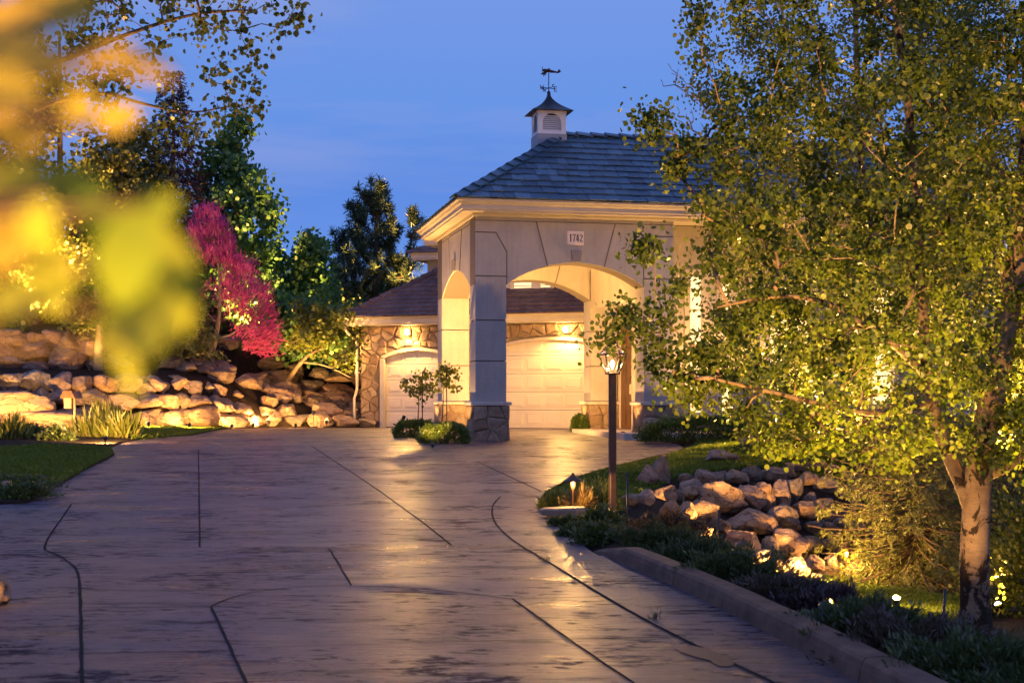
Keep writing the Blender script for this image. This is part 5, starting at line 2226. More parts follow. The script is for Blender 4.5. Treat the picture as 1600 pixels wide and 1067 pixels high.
POLY_A = [(1100, -150), (1118, 0), (1090, 18), (1085, 55), (1135, 70), (1165, 120), (1125, 150), (1085, 172), (1020, 180), (1015, 200), (1055, 205), (1045, 250), (1065, 290), (1098, 325), (1062, 345), (1008, 378), (1012, 400),
          (1045, 420), (1035, 470), (972, 488), (955, 520), (1000, 545), (1028, 580), (1052, 612), (1080, 640), (1130, 655), (1200, 690), (1300, 700), (1420, 720), (1500, 700), (1600, 740), (1850, 700), (1900, -150)]
rA = np.random.default_rng(21)


def dA(q):
    edge = min(1.0, max(.15, (q[0] - 960) / 350))
    return D0 + .1 + rA.normal(0, .75) * edge - .35 * (1 - edge)


tgA = sample_poly(POLY_A, 640, dA, rA)
_px = CX + FPX * tgA[:, 0] / tgA[:, 1]
tgA = tgA[rA.uniform(0, 1, len(tgA)) < np.clip((_px - 985) / 190, .22, 1.0)]
_py = HY - FPX * (tgA[:, 2] - CAMZ) / tgA[:, 1]
tgA = tgA[~((np.abs(CX + FPX * tgA[:, 0] / tgA[:, 1] - 965) < 42) & (np.abs(_py - 565) < 48))]
extra = [P(px, py, D0 - .5 + rA.normal(0, .1)) for px, py in ((1092, 22), (1087, 40), (1095, 58), (1003, 184), (1012, 190), (1025, 200), (1000, 384), (1004, 392), (1020, 385), (962, 497), (946, 527), (985, 488), (975, 497),
                                                              (1018, 570), (1030, 540), (1010, 520), (1040, 500), (1025, 480), (1045, 560), (1040, 600), (1062, 590), (1075, 545))]
tgA = np.concatenate([tgA, np.array(extra)])
tr_r = [list(np.interp(np.linspace(0, 1, len(st1)), [0, .06, .16, .45, .7, 1], [.22, .168, .142, .122, .098, .04])), list(np.linspace(.075, .03, len(st2))), list(np.linspace(.042, .008, len(lb1))), list(np.linspace(.038, .008, len(lb2))),
        list(np.linspace(.05, .012, len(lb3)))]
broadleaf('nearest aspen with pale scarred trunk and wide leafy crown at the right', 'aspen tree', ab, [st1, st2, lb1, lb2, lb3], tgA, M['lf_aspen'], M['aspen_bark'], per=112, spread=.13, lsize=(.026, .060),
          shape='round', seed=5, trunk_r=tr_r, up=.10, r0=.0042, maxr=.05, droop=.5, along=.5, name='aspen_tree', start=.30)

# bare twigs reaching towards the cupola side belong to a second, thinner aspen behind
b2 = on_ground(1342, 742)
D2 = b2[1]
t2a = poly_trunk([(1342, 760, D2), (1345, 640, D2), (1352, 500, D2), (1350, 330, D2), (1340, 150, D2), (1335, -40, D2)])
POLY_B = [(1090, 90), (1070, 130), (1120, 180), (1100, 260), (1130, 340), (1100, 420), (1120, 520), (1150, 600), (1140, 650), (1170, 700), (1250, 735), (1330, 720), (1420, 745), (1480, 700), (1560, 640), (1580, 300), (1570, 0), (1400, -120), (1200, -80), (1150, 20)]
rB = np.random.default_rng(22)
tgB = sample_poly(POLY_B, 400, lambda q: D2 + rB.normal(0, 1.0), rB)
broadleaf('aspen behind the nearest one, its crown lit yellow green from below', 'aspen tree', b2, [t2a], tgB, M['lf_pale'], M['aspen_bark'], per=170, spread=.25, lsize=(.038, .066), shape='hex', seed=6,
          trunk_r=[list(np.linspace(.13, .03, len(t2a)))], up=.12, r0=.006, maxr=.06, name='aspen_tree', start=.05)
b3 = on_ground(1600, 726)
D3 = b3[1]
t3a = poly_trunk([(1600, 740, D3), (1602, 600, D3), (1590, 400, D3), (1600, 200, D3), (1605, -60, D3)])
POLY_C = [(1420, -100), (1400, 100), (1430, 300), (1410, 450), (1440, 600), (1480, 690), (1560, 730), (1700, 730), (1800, 600), (1820, 200), (1800, -120)]
rC = np.random.default_rng(23)
tgC = sample_poly(POLY_C, 320, lambda q: D3 + rC.normal(0, 1.0), rC)
broadleaf('leafy aspen behind the scarred trunk at the right picture edge', 'aspen tree', b3, [t3a], tgC, M['lf_aspen'], M['aspen_bark'], per=170, spread=.27, lsize=(.042, .07), shape='hex', seed=7,
          trunk_r=[list(np.linspace(.15, .03, len(t3a)))], up=.12, r0=.006, maxr=.06, name='aspen_tree', start=.05)
# bare twiggy sapling in front of the roof
b4 = on_ground(1180, 702)
D4 = b4[1]
t4a = poly_trunk([(1180, 705, D4), (1182, 560, D4), (1176, 400, D4), (1165, 280, D4), (1140, 215, D4)])
rD = np.random.default_rng(24)
tgD = sample_poly([(1030, 100), (1050, 95), (1090, 140), (1130, 180), (1180, 200), (1170, 240), (1120, 235), (1060, 200), (1025, 150)], 46, lambda q: D4 + rD.normal(0, .35), rD)
root = thing('bare_sapling', b4, 'leafless twigs of a thin young tree against the sky right of the cupola', 'sapling')
P_, ch, w_, nt = skeleton([[tuple(local(p, b4)) for p in t4a]], local(tgD, b4), .16, rD, up=.05, jit=.10, start=.5)
limbs('trunk', P_, ch, w_, nt, .006, M['twig'], root, [list(np.linspace(.05, .02, len(t4a)))], maxr=.03)

# spruce below the aspens, boughs hanging over the bank
sb = on_ground(1410, 905)
spruce('drooping golden green spruce between the boulder bank and the scarred aspen', (sb[0], sb[1] - .6, Hs(sb[0], sb[1] - .6)), 2.55, 1.75, M['lf_spruce_gd'], M['bark'], 31, needle=.055, twig=.20, droop=.38, per=26, wid=.5, stuffing=.85, pw=.5, hang=1.5)
# leafy undergrowth right of the trunk
q = on_ground(1640, 960)
mound('loose leafy bush right of the scarred trunk at the picture edge', 'bush', q, (1.5, 1.6, 1.5), M['lf_pale'], 5200, (.04, .07), 'hex', 41, name='leafy_bush', inner=.3, rough=.35)
q = on_ground(1570, 900)
mound('dim olive bush behind the scarred aspen trunk', 'bush', (q[0], q[1] + .5, q[2]), (1.7, 1.3, 1.35), M['lf_olive'], 5200, (.045, .075), 'hex', 42, name='leafy_bush', inner=.3, rough=.35)
q = on_ground(1460, 890)
mound('dark bush at the far side of the lower lawn under the spruce', 'bush', (q[0], q[1] + 1.0, q[2]), (2.4, 1.2, 1.2), M['lf_cover'], 5200, (.05, .08), 'hex', 43, name='leafy_bush', inner=.3, rough=.35)

# ------------------------------------------------------------------ junipers and low plants along the kerb
JL = [(985, 850, .9, .26, 'lf_juniper', 'first dark juniper mound from the head of the kerb'), (1040, 872, .85, .26, 'lf_juniper', 'green juniper mound directly behind the head of the kerb'),
      (1092, 902, .85, .25, 'lf_juniper', 'broad dark juniper behind the kerb below the bank'), (1005, 822, .85, .22, 'lf_juniper_br', 'brownish juniper at the foot of the lamp post'),
      (1150, 930, .7, .16, 'lf_juniper_br', 'dry brown juniper clump behind the kerb'), (1225, 952, .72, .2, 'lf_purple', 'dark purple low shrub beside a thin stake'),
      (1275, 1005, .8, .2, 'lf_juniper', 'low green juniper on the kerb right of the purple shrub'), (1345, 1035, .85, .22, 'lf_juniper_br', 'grey brown juniper in front of the lower lawn lamp'),
      (1440, 1062, .95, .25, 'lf_juniper', 'large dark juniper before the scarred aspen trunk'), (1540, 1090, .9, .30, 'lf_juniper', 'dark juniper in the lower right picture corner'),
      (1185, 915, .55, .12, 'lf_cover', 'mid green low plant between juniper and boulders'), (1100, 858, .5, .12, 'lf_cover', 'small green plant at the foot of the boulders'),
      (1400, 1022, .7, .15, 'lf_juniper_br', 'dry brush under the lower lawn lamp'), (940, 822, .45, .2, 'lf_cover', 'low dark ground plant at the drive edge beside the flagstone'), (884, 826, .36, .12, 'lf_cover', 'sparse ground plant just below the flagstone'), (905, 842, .42, .14, 'lf_cover', 'small ground plant between flagstone and kerb tip'), (935, 850, .5, .18, 'lf_cover', 'ground plant hugging the tip of the kerb'),
      (1610, 1060, .8, .36, 'lf_juniper', 'dark juniper right of the scarred aspen trunk')]
for k, (px, py, w, h, mt, lab) in enumerate(JL):
    q = on_ground(px, py)
    if mt == 'lf_cover':
        mound(lab, 'shrub', q, (w, w, h), M[mt], 1600, (.03, .055), 'oval', 60 + k, name='low_plant', inner=.3, rough=.3)
    else:
        mound(lab, 'juniper' if 'juniper' in mt else 'shrub', (q[0] + .30, q[1], Hs(q[0] + .30, q[1])), (w * .92, w * 1.0, h * .95), M[mt], 15000, (.022, .055), 'spray', 60 + k, name='juniper_shrub' if 'juniper' in mt else 'shrub', upb=.5, wid=.7, inner=.25, rough=.5, box=2.0)
q = on_ground(1318, 950)
mound('little pale sprig plant before the lower lawn', 'plant', q, (.3, .3, .42), M['lf_spruce_gd'], 420, (.03, .06), 'oval', 80, name='sprig_plant', inner=.1, rough=.5)
# lit shrubs round the path lamp
for k, (px, py, w, h, mt, lab) in enumerate(((930, 797, .62, .34, 'lf_iris', 'bright feathery shrub between the path lamp and the lamp post'), (868, 797, .42, .2, 'lf_iris', 'low lit tuft left of the path lamp'), (905, 800, .36, .26, 'lf_straw', 'dry lit tuft behind the flagstone'))):
    q = on_ground(px, py)
    mound(lab, 'shrub', q, (w, w * .8, h), M[mt], 2400, (.04, .09), 'blade', 85 + k, name='feathery_shrub', upb=.9, wid=1.0, inner=.1, rough=.3)

# ------------------------------------------------------------------ hedges and grasses near the house
for k, (px, py, w, dp, h, lab) in enumerate(((651, 684, 1.05, .7, .40, 'rear clipped hedge clump under the saplings beside the porch column'), (694, 692, 1.05, .65, .42, 'front clipped hedge clump at the foot of the porch column'),
                                             (906, 675, .42, .4, .42, 'small round shrub beside the rear right porch column'), (982, 668, .5, .4, .35, 'low green plant inside the porch by the entrance'),
                                             (1092, 692, 2.6, .8, .50, 'long clipped hedge between the drive end and the upper lawn'), (1168, 688, 1.0, .7, .42, 'short hedge clump at the far end of the upper lawn'))):
    q = G(px, py)
    zz = max(q[2], Hs(q[0], q[1]))
    mound(lab, 'hedge', (q[0], q[1], zz), (w, dp, h), M['lf_box'], int(4200 * max(1, w)), (.035, .06), 'oval', 120 + k, name='hedge', box=3.4, upb=.3, inner=.6, rough=.12, wid=1.3)
for k, (px, py, w, h, mt, lab) in enumerate(((1068, 676, .9, .75, 'lf_straw', 'golden ornamental grass behind the long hedge'), (1118, 674, .8, .65, 'lf_straw', 'pale straw grass in front of the lit windows'), (1150, 672, .7, .55, 'lf_straw', 'russet grass at the far end of the hedge'))):
    q = G(px, py)
    mound(lab, 'grass', (q[0], q[1], max(q[2], Hs(q[0], q[1]))), (w, .5, h), M[mt], 700, (.22, .42), 'blade', 140 + k, name='ornamental_grass', upb=1.6, wid=.5, inner=.0, rough=.4)
# iris and border plants under the left wall
for k, (px, py, w, h, lab) in enumerate(((150, 683, 1.3, .36, 'lit clump of sword shaped iris leaves, widest in the border'), (190, 684, .9, .40, 'yellow green iris clump at the right end of the border'), (14, 686, .9, .34, 'iris clump at the left picture edge'), (168, 670, .8, .5, 'taller iris clump behind the others against the stones'))):
    q = on_ground(px, py)
    mound(lab, 'iris', q, (w, .5, h), M['lf_iris'], 260, (.25, .42), 'blade', 150 + k, name='iris_clump', upb=2.0, wid=.9, inner=.0, rough=.3, stems=3)
for k, (px, py, w, h, lab) in enumerate(((85, 688, .8, .3, 'dark green border plant between the iris clumps'), (50, 684, .6, .3, 'small leafy plant under the pale slabs'))):
    q = on_ground(px, py)
    mound(lab, 'plant', q, (w, .5, h), M['lf_cover'], 1500, (.04, .08), 'oval', 160 + k, name='border_plant', inner=.3, rough=.3)
for k, (px, py, w, lab) in enumerate(((20, 762, 1.1, 'ground cover patch at the corner of the left lawn'), (42, 776, .7, 'small ground cover tuft at the drive edge'), (-30, 775, 1.1, 'ground cover at the left picture edge'))):
    q = on_ground(px, py)
    mound(lab, 'ground cover', q, (w, .8, .16), M['lf_cover'], 2600, (.03, .055), 'oval', 165 + k, name='ground_cover', inner=.3, rough=.4, stems=2)


# two saplings with stakes in the left hedge
def sapling(px, ytop, ybase, lab, seed, wpx):
    q = G(px, 684)
    b = (q[0], q[1], Hs(q[0], q[1]) if False else q[2])
    d = q[1]
    r = np.random.default_rng(seed)
    t = poly_trunk([(px, 690, d), (px - 1, 650, d), (px + 1, 620, d), (px, ytop + 10, d)])
    tg = np.array([P(px + r.normal(0, wpx * .42), r.uniform(ytop, ytop + 42), d + r.normal(0, .2)) for _ in range(22)])
    root = broadleaf(lab, 'sapling', b, [t], tg, M['lf_pale'], M['twig'], per=16, spread=.07, lsize=(.06, .095), shape='hex', seed=seed, trunk_r=[list(np.linspace(.02, .006, len(t)))], up=.15, r0=.004, maxr=.012, name='sapling', start=.35)
    s_ = MB()
    s_.tube([(.09, -.02, -.1), (.09, -.02, 1.55)], .012, 6)
    s_.build('stake', M['darkmetal'], root)


sapling(654, 586, 668, 'left young sapling tied to a stake in the clipped hedge', 201, 26)
sapling(692, 570, 668, 'right young sapling tied to a stake close to the porch column', 202, 30)

# ------------------------------------------------------------------ left side trees
# overhanging aspen: trunk stands outside the picture on the left
ob = on_ground(-210, 790)
Dq = 12.6
ob = (P(-330, 800, Dq)[0], Dq, Hs(P(-330, 800, Dq)[0], Dq))
to = [(ob[0], Dq, ob[2] - .2), (ob[0] + .05, Dq, 1.5), (ob[0] + .2, Dq - .05, 3.4), (ob[0] + .5, Dq - .1, 5.2), (ob[0] + .6, Dq, 6.6)]
ol = poly_trunk([(-270, 120, Dq), (-100, 150, Dq - .1), (60, 110, Dq - .2), (180, 60, Dq - .2), (300, 20, Dq - .2), (400, 16, Dq - .2)])
ol2 = poly_trunk([(-280, 260, Dq), (-60, 225, Dq - .1), (70, 165, Dq), (150, 140, Dq - .1), (230, 165, Dq - .2), (300, 178, Dq - .2), (350, 168, Dq - .2)])
rO = np.random.default_rng(25)
POLY_O = [(-200, -150), (-200, 330), (-40, 340), (60, 250), (110, 200), (170, 180), (215, 165), (250, 140), (262, 100), (280, 60), (320, 50), (350, 75), (385, 50), (380, 10), (430, -5), (420, -150)]
tgO = sample_poly(POLY_O, 190, lambda q: Dq + rO.normal(0, .5), rO)
exO = np.array([P(px, py, Dq - .2 + rO.normal(0, .1)) for px, py in ((462, 12), (470, 25), (440, 45), (425, 8), (400, 95), (385, 75), (360, 125), (395, 130), (405, 165), (380, 170), (340, 165), (330, 185), (300, 210), (290, 185), (270, 175), (350, 90), (330, 110), (375, 48), (315, 40), (250, 190))])
broadleaf('aspen standing outside the left edge whose leafy branches hang into the top left', 'aspen tree', ob, [to, ol, ol2], np.concatenate([tgO, exO]), M['lf_left'], M['bark'], per=30, spread=.11, lsize=(.032, .062), shape='round', seed=8,
          trunk_r=[list(np.linspace(.17, .06, 5)), list(np.linspace(.04, .005, len(ol))), list(np.linspace(.028, .004, len(ol2)))], up=.08, r0=.003, maxr=.03, droop=.6, name='aspen_tree', start=.4)


def hill_tree(px, d, label, poly, ntg, mat, bark, seed, per=60, spread=.3, lsize=(.12, .18), shape='hex', trunk=None, tw=.16, cat='tree', dsig=.9, name='tree', **kw):
    x = (px - CX) / FPX * d
    b = (x, d, Hs(x, d))
    r = np.random.default_rng(seed)
    tg = sample_poly(poly, ntg, lambda q: d + r.normal(0, dsig), r)
    top = min(p[1] for p in poly)
    if trunk is None:
        trunk = [(px, HY - (b[2] - .3 - CAMZ) / d * FPX), (px + r.normal(0, 3), (top + HY) / 2), (px + r.normal(0, 5), top + 20)]
    t = poly_trunk([(q[0], q[1], d) for q in trunk])
    return broadleaf(label, cat, b, [t], tg, mat, bark, per=per, spread=spread, lsize=lsize, shape=shape, seed=seed, trunk_r=[list(np.linspace(tw, tw * .2, len(t)))], name=name, **kw)


hill_tree(95, 42.5, 'tall olive leaved tree behind the wall at the far left', [(-120, 120), (-60, 40), (40, 60), (110, 150), (150, 230), (170, 330), (150, 420), (100, 500), (-20, 520), (-160, 500)], 170, M['lf_olive'], M['bark'], 301, per=95, spread=.42, dsig=1.3)
hill_tree(200, 44.0, 'olive leaved tree left of the dark purple spruce', [(150, 250), (175, 190), (220, 190), (252, 215), (258, 300), (250, 380), (262, 440), (240, 520), (150, 530), (120, 420)], 130, M['lf_olive'], M['bark'], 302, per=95, spread=.36, dsig=1.0)
hill_tree(374, 47.0, 'tall green pear tree rising behind the pink tree', [(372, 178), (392, 210), (400, 250), (412, 280), (425, 300), (440, 345), (432, 360), (436, 420), (425, 470), (435, 520), (380, 560), (320, 540), (310, 450), (318, 330), (312, 260), (322, 228), (345, 225), (352, 200)], 190, M['lf_green'], M['bark'], 303, per=60, spread=.30, lsize=(.13, .2), dsig=.8)
hill_tree(488, 48.5, 'slim green tree standing left of the pine', [(490, 350), (508, 370), (512, 420), (520, 470), (505, 520), (470, 530), (440, 510), (452, 470), (466, 440), (462, 395), (478, 375)], 90, M['lf_green'], M['bark'], 304, per=60, spread=.26, lsize=(.12, .18), dsig=.6, tw=.10)
hill_tree(470, 44.0, 'low dark green tree filling the slope below the slim tree', [(420, 460), (470, 470), (520, 480), (550, 490), (548, 535), (500, 545), (440, 545), (415, 520)], 110, M['lf_green'], M['bark'], 305, per=70, spread=.3, lsize=(.11, .17), dsig=.8, tw=.10)
# spreading lit tree whose trunk leans over the stones
Ds = 42.6
xb = (436 - CX) / FPX * Ds
bs = (xb, Ds, Hs(xb, Ds))
ts = poly_trunk([(436, HY - (bs[2] - .2 - CAMZ) / Ds * FPX, Ds), (447, 600, Ds), (462, 575, Ds), (480, 556, Ds)])
ts2 = poly_trunk([(470, 566, Ds), (500, 568, Ds - .2), (530, 580, Ds - .3), (548, 590, Ds - .3)])
ts3 = poly_trunk([(480, 556, Ds), (500, 545, Ds), (530, 535, Ds), (552, 540, Ds)])
rS = np.random.default_rng(26)
tgS = sample_poly([(450, 510), (480, 475), (520, 485), (552, 495), (562, 530), (558, 572), (535, 568), (505, 548), (475, 540), (450, 540)], 90, lambda q: Ds + rS.normal(0, .6), rS)
broadleaf('spreading lit tree with leaning trunk over the stones beside the garage', 'tree', bs, [ts, ts2, ts3], tgS, M['lf_pale'], M['bark'], per=60, spread=.2, lsize=(.09, .14), shape='hex', seed=9,
          trunk_r=[list(np.linspace(.10, .05, len(ts))), list(np.linspace(.035, .012, len(ts2))), list(np.linspace(.04, .012, len(ts3)))], up=.05, r0=.006, maxr=.03, start=.2)
# small lit tree on the bench
Dt = 38.6
xb = (153 - CX) / FPX * Dt
bt = (xb, Dt, Hs(xb, Dt))
tt = poly_trunk([(153, HY - (bt[2] - .2 - CAMZ) / Dt * FPX, Dt), (155, 540, Dt), (158, 515, Dt), (156, 480, Dt), (150, 450, Dt)])
rT = np.random.default_rng(27)
tgT = sample_poly([(90, 480), (110, 440), (150, 415), (190, 430), (215, 470), (200, 500), (170, 515), (130, 512), (100, 505)], 70, lambda q: Dt + rT.normal(0, .5), rT)
broadleaf('small tree with a straight lit trunk on the mulch bench of the left wall', 'tree', bt, [tt], tgT, M['lf_pale'], M['twig'], per=50, spread=.18, lsize=(.08, .13), shape='hex', seed=10,
          trunk_r=[list(np.linspace(.16, .07, len(tt)))], up=.1, r0=.006, maxr=.04, start=.45)
# redbud
Dr = 41.5
xb = (322 - CX) / FPX * Dr
br = (xb, Dr, Hs(xb, Dr))
t1 = poly_trunk([(322, HY - (br[2] - .2 - CAMZ) / Dr * FPX, Dr), (328, 555, Dr), (336, 535, Dr), (342, 500, Dr), (345, 450, Dr), (340, 400, Dr), (330, 360, Dr)])
t2 = poly_trunk([(336, 535, Dr), (318, 520, Dr), (296, 525, Dr)])
t3 = poly_trunk([(340, 505, Dr), (325, 490, Dr), (310, 470, Dr)])
t4 = poly_trunk([(338, 530, Dr), (370, 520, Dr), (385, 495, Dr), (400, 460, Dr)])
rR = np.random.default_rng(28)
tgR = np.concatenate([sample_poly([(300, 330), (330, 322), (352, 345), (362, 385), (350, 410), (318, 405), (284, 372), (290, 345)], 62, lambda q: Dr + rR.normal(0, .6), rR), sample_poly([(350, 405), (385, 410), (410, 425), (420, 470), (436, 515), (425, 548), (385, 548), (375, 500), (350, 470)], 90, lambda q: Dr + rR.normal(0, .6), rR), sample_poly([(300, 330), (330, 325), (350, 345), (362, 390), (385, 410), (410, 425), (420, 470), (424, 520), (410, 548), (380, 545), (350, 520), (330, 480), (310, 450), (318, 410)], 42, lambda q: Dr + rR.normal(0, .6), rR)])
root = thing('redbud_tree', br, 'pink flowering tree glowing above the stone wall', 'flowering tree')
P_, ch, w_, nt = skeleton([[tuple(local(p, br)) for p in t] for t in (t1, t2, t3, t4)], local(tgR, br), .18, rR, up=.16, jit=.12, start=.3)
limbs('trunk', P_, ch, w_, nt, .0055, M['twig'], root, [list(np.linspace(.11, .02, len(t1))), list(np.linspace(.035, .01, len(t2))), list(np.linspace(.03, .01, len(t3))), list(np.linspace(.035, .01, len(t4)))], maxr=.03)
c = clump_leaves(P_, ch, nt, 46, .15, rR, .65)
ax = c - np.array(local(P(340, 540, Dr), br))
ax = nrm(ax) + np.array([0, 0, .4]) + rR.normal(0, .45, (len(c), 3))
leafset('blossom_crown', c, ax, rR.uniform(.07, .17, len(c)), 'needle', M['lf_pink'], root, rR, wid=1.9)

# conifers on the slope
xb = (271 - CX) / FPX * 45.5
spruce('tall narrow spruce with purple tinted top left of the green pear tree', (xb, 45.5, Hs(xb, 45.5)), 8.4, 1.75, M['lf_spruce_dk'], M['bark'], 33, needle=.15, twig=.34, droop=.30, per=10, wid=.75, stuffing=.95, pw=.8)
xb = (262 - CX) / FPX * 40.4
spruce('dark bushy spruce standing over the lower wall in front of the pink tree', (xb, 40.4, Hs(xb, 40.4)), 2.7, 1.35, M['lf_spruce'], M['bark'], 34, needle=.11, twig=.28, droop=.15, per=11, wid=.7, pw=.6)
xb = (215 - CX) / FPX * 42.0
spruce('tall dark spruce behind the bushy one, left of the pink tree', (xb, 42.0, Hs(xb, 42.0)), 4.6, 1.3, M['lf_spruce'], M['bark'], 35, needle=.12, twig=.30, droop=.2, per=10, wid=.7)

# pine
Dp_ = 53.0
xb = (585 - CX) / FPX * Dp_
bp = (xb, Dp_, .66)
tp = poly_trunk([(585, HY - (.4 - CAMZ) / Dp_ * FPX, Dp_), (588, 520, Dp_), (584, 440, Dp_), (590, 360, Dp_), (594, 300, Dp_), (597, 284, Dp_)])
tp2 = poly_trunk([(586, 500, Dp_), (565, 465, Dp_), (545, 410, Dp_), (530, 370, Dp_)])
tp3 = poly_trunk([(586, 480, Dp_), (615, 440, Dp_), (635, 400, Dp_), (650, 360, Dp_)])
rP = np.random.default_rng(29)
tgP = sample_poly([(597, 280), (612, 300), (614, 325), (608, 345), (625, 345), (645, 322), (652, 345), (660, 355), (650, 395), (660, 440), (668, 455), (655, 475), (620, 490), (590, 500), (555, 500), (530, 480), (518, 440), (520, 400), (516, 360), (530, 350), (545, 365), (550, 330), (540, 325), (560, 315), (575, 285)], 250, lambda q: Dp_ + rP.normal(0, .8), rP)
root = thing('pine_tree', bp, 'broad dark pine rising behind the garage roof', 'pine tree')
P_, ch, w_, nt = skeleton([[tuple(local(p, bp)) for p in t] for t in (tp, tp2, tp3)], local(tgP, bp), .3, rP, up=-.12, jit=.08, start=.2)
limbs('trunk', P_, ch, w_, nt, .009, M['bark'], root, [list(np.linspace(.2, .03, len(tp))), list(np.linspace(.08, .02, len(tp2))), list(np.linspace(.08, .02, len(tp3)))], maxr=.06)
tips = np.array([P_[c_[-1]] for c_ in ch[nt:]])
tips = np.concatenate([tips, tips + rP.normal(0, .14, tips.shape), np.array([P_[c_[max(0, len(c_) - 2)]] for c_ in ch[nt:]])])
n = len(tips)
per = 40
u = nrm(rP.normal(size=(n, per, 3)) + np.array([0, 0, .55]))
c = tips[:, None] + u * .03 + np.array([0, 0, 1.0]) * rP.uniform(-.10, .14, (n, per, 1))
leafset('crown', c.reshape(-1, 3), u.reshape(-1, 3), rP.uniform(.13, .24, n * per), 'needle', M['lf_pine'], root, rP, wid=1.5)

# dark woods behind the terraces
rw_ = random.Random(5)
for k, (px, d, w, h) in enumerate(((-40, 47, 4.5, 4.5), (120, 49, 4.5, 3.4), (250, 50, 4.0, 3.6), (330, 49, 3.5, 3.0), (420, 50, 3.6, 2.4), (505, 51, 3.2, 2.2), (570, 55, 3.6, 2.3), (60, 42, 2.6, 1.7))):
    x = (px - CX) / FPX * d
    mound(['dense dark bush behind the trees at the left picture edge', 'dense bush behind the small lit tree', 'dense bush behind the dark spruce', 'dense bush behind the pink tree trunk', 'dense bush behind the pear tree foot',
           'dense bush between the slim tree and the pine', 'dense bush behind the pine foot and garage corner', 'dark shrub on top of the upper wall at the far left', 'shrub close behind the pink tree'][k], 'bush', (x, d, Hs(x, d)), (w, 2.4, h),
          M['lf_cover'] if k % 2 else M['lf_green'], 5200, (.12, .2), 'hex', 400 + k, name='dense_bush', inner=.4, rough=.35)


# ------------------------------------------------------------------ out of focus branch close to the lens
fb = (-1.05, .62, float(prof(.6)))
root = thing('leafy_shrub', fb, 'blurred yellow green leaves of a shrub close to the lens at the left', 'shrub')
lp = []
r_ = np.random.default_rng(77)
LEAVES = [(20, 40, 150, 90, .44), (80, 10, 150, 80, .47), (60, 95, 150, 60, .43), (222, 105, 110, 48, .43), (165, 90, 120, 40, .47), (125, 170, 62, 55, .44), (10, 140, 110, 70, .42), (20, 215, 120, 50, .47), (185, 185, 80, 50, .55),
          (25, 290, 150, 80, .45), (115, 285, 100, 60, .47), (150, 330, 90, 60, .44), (10, 370, 80, 130, .44), (80, 430, 85, 120, .46), (62, 350, 70, 90, .42), (170, 400, 60, 120, .47), (200, 400, 110, 170, .43), (255, 430, 105, 200, .46), (220, 485, 100, 160, .44), (235, 330, 100, 60, .46),
          (20, 470, 90, 60, .44), (-60, 300, 160, 160, .47), (-70, 100, 160, 160, .46), (-80, 480, 160, 140, .45), (200, 575, 34, 90, .45), (175, 520, 40, 90, .47)]
sk = MB()
stem0 = np.array(fb) - np.array(fb)
main = [(0, 0, -.05), (.15, -.05, .6), (.38, -.10, 1.2), (.55, -.15, 1.62), (.66, -.17, 1.80)]
sk.tube(main, [.016, .014, .011, .008, .005], 8)
for (px, py, wl, hl, d) in LEAVES:
    c = np.array(P(px, py, d)) - np.array(fb)
    w, h = wl * d / FPX * .5, hl * d / FPX * .5
    vert = h > w * 1.15
    L, Wd_ = (h, w) if vert else (w, h)
    ang = (-math.pi / 2 + r_.uniform(-.3, .3)) if vert else r_.uniform(-.35, .35)
    a = np.array([math.cos(ang), r_.uniform(-.25, .25), math.sin(ang)])
    a /= np.linalg.norm(a)
    nn = np.array([r_.uniform(-.3, .3), -1, r_.uniform(-.1, .5)])
    nn = nn - a * (nn @ a)
    nn /= np.linalg.norm(nn)
    s = np.cross(a, nn)
    vs = []
    N = 9
    for i in range(N):
        t = i / (N - 1)
        ww = Wd_ * (math.sin(math.pi * min(1, t * .96 + .02)) ** .75)
        for q in (-1, -.5, 0, .5, 1):
            vs.append(c + a * (L * (2 * t - 1)) + s * (ww * q) + nn * (.10 * Wd_ * abs(q) - .12 * L * (2 * t - 1) ** 2))
    fs = [(i * 5 + k, i * 5 + k + 1, i * 5 + 6 + k, i * 5 + 5 + k) for i in range(N - 1) for k in range(4)]
    lb = MB()
    lb.add(vs, fs, 0, True)
    lp.append(lb)
    j = c - a * L
    zb_ = min(1.75, max(.9, j[2] - .06))
    xx = np.interp(zb_, [0, .6, 1.2, 1.62, 1.8], [0, .15, .38, .55, .66])
    yy = np.interp(zb_, [0, .6, 1.2, 1.62, 1.8], [0, -.05, -.10, -.15, -.17])
    sk.tube([(xx, yy, zb_), ((xx + j[0]) / 2, (yy + j[1]) / 2, (zb_ + j[2]) / 2 + .02), tuple(j)], [.004, .003, .0015], 5)
sk.build('stem', M['bark'], root)
up_, lo_m = MB(), MB()
for (px, py, wl, hl, d), lb in zip(LEAVES, lp):
    (up_ if py < 262 or px < 12 else lo_m).add(lb.v, lb.f, 0, True)
up_.build('upper_leaves', M['lf_fore'], root)
lo_m.build('lower_leaves', M['lf_fore2'], root)

# weeds in the joints
for k, (px, py, lab) in enumerate(((852, 876, 'tiny weed sprig in the drive joint near the head of the kerb'), (1023, 967, 'taller weed tuft in the drive joint beside the gutter'))):
    q = G(px, py)
    mound(lab, 'weed', q, (.10, .08, .05 + .03 * k), M['lf_cover'], 26, (.02, .05), 'blade', 500 + k, name='weed', upb=1.2, inner=.0, stems=2)

# ------------------------------------------------------------------ lamps
KL_ = 5.0
def spot(parent, loc, aim, energy, cone, col=WARM, blend=.7, radius=.03):
    ld = bpy.data.lights.new('spot_beam', 'SPOT')
    ld.energy = energy * KL_
    ld.color = col
    ld.spot_size = R(cone)
    ld.spot_blend = blend
    ld.shadow_soft_size = radius
    o = bpy.data.objects.new('spot_beam', ld)
    C.objects.link(o)
    o.parent = parent
    o.location = loc
    o.rotation_euler = Vector(aim).to_track_quat('-Z', 'Y').to_euler()
    return o


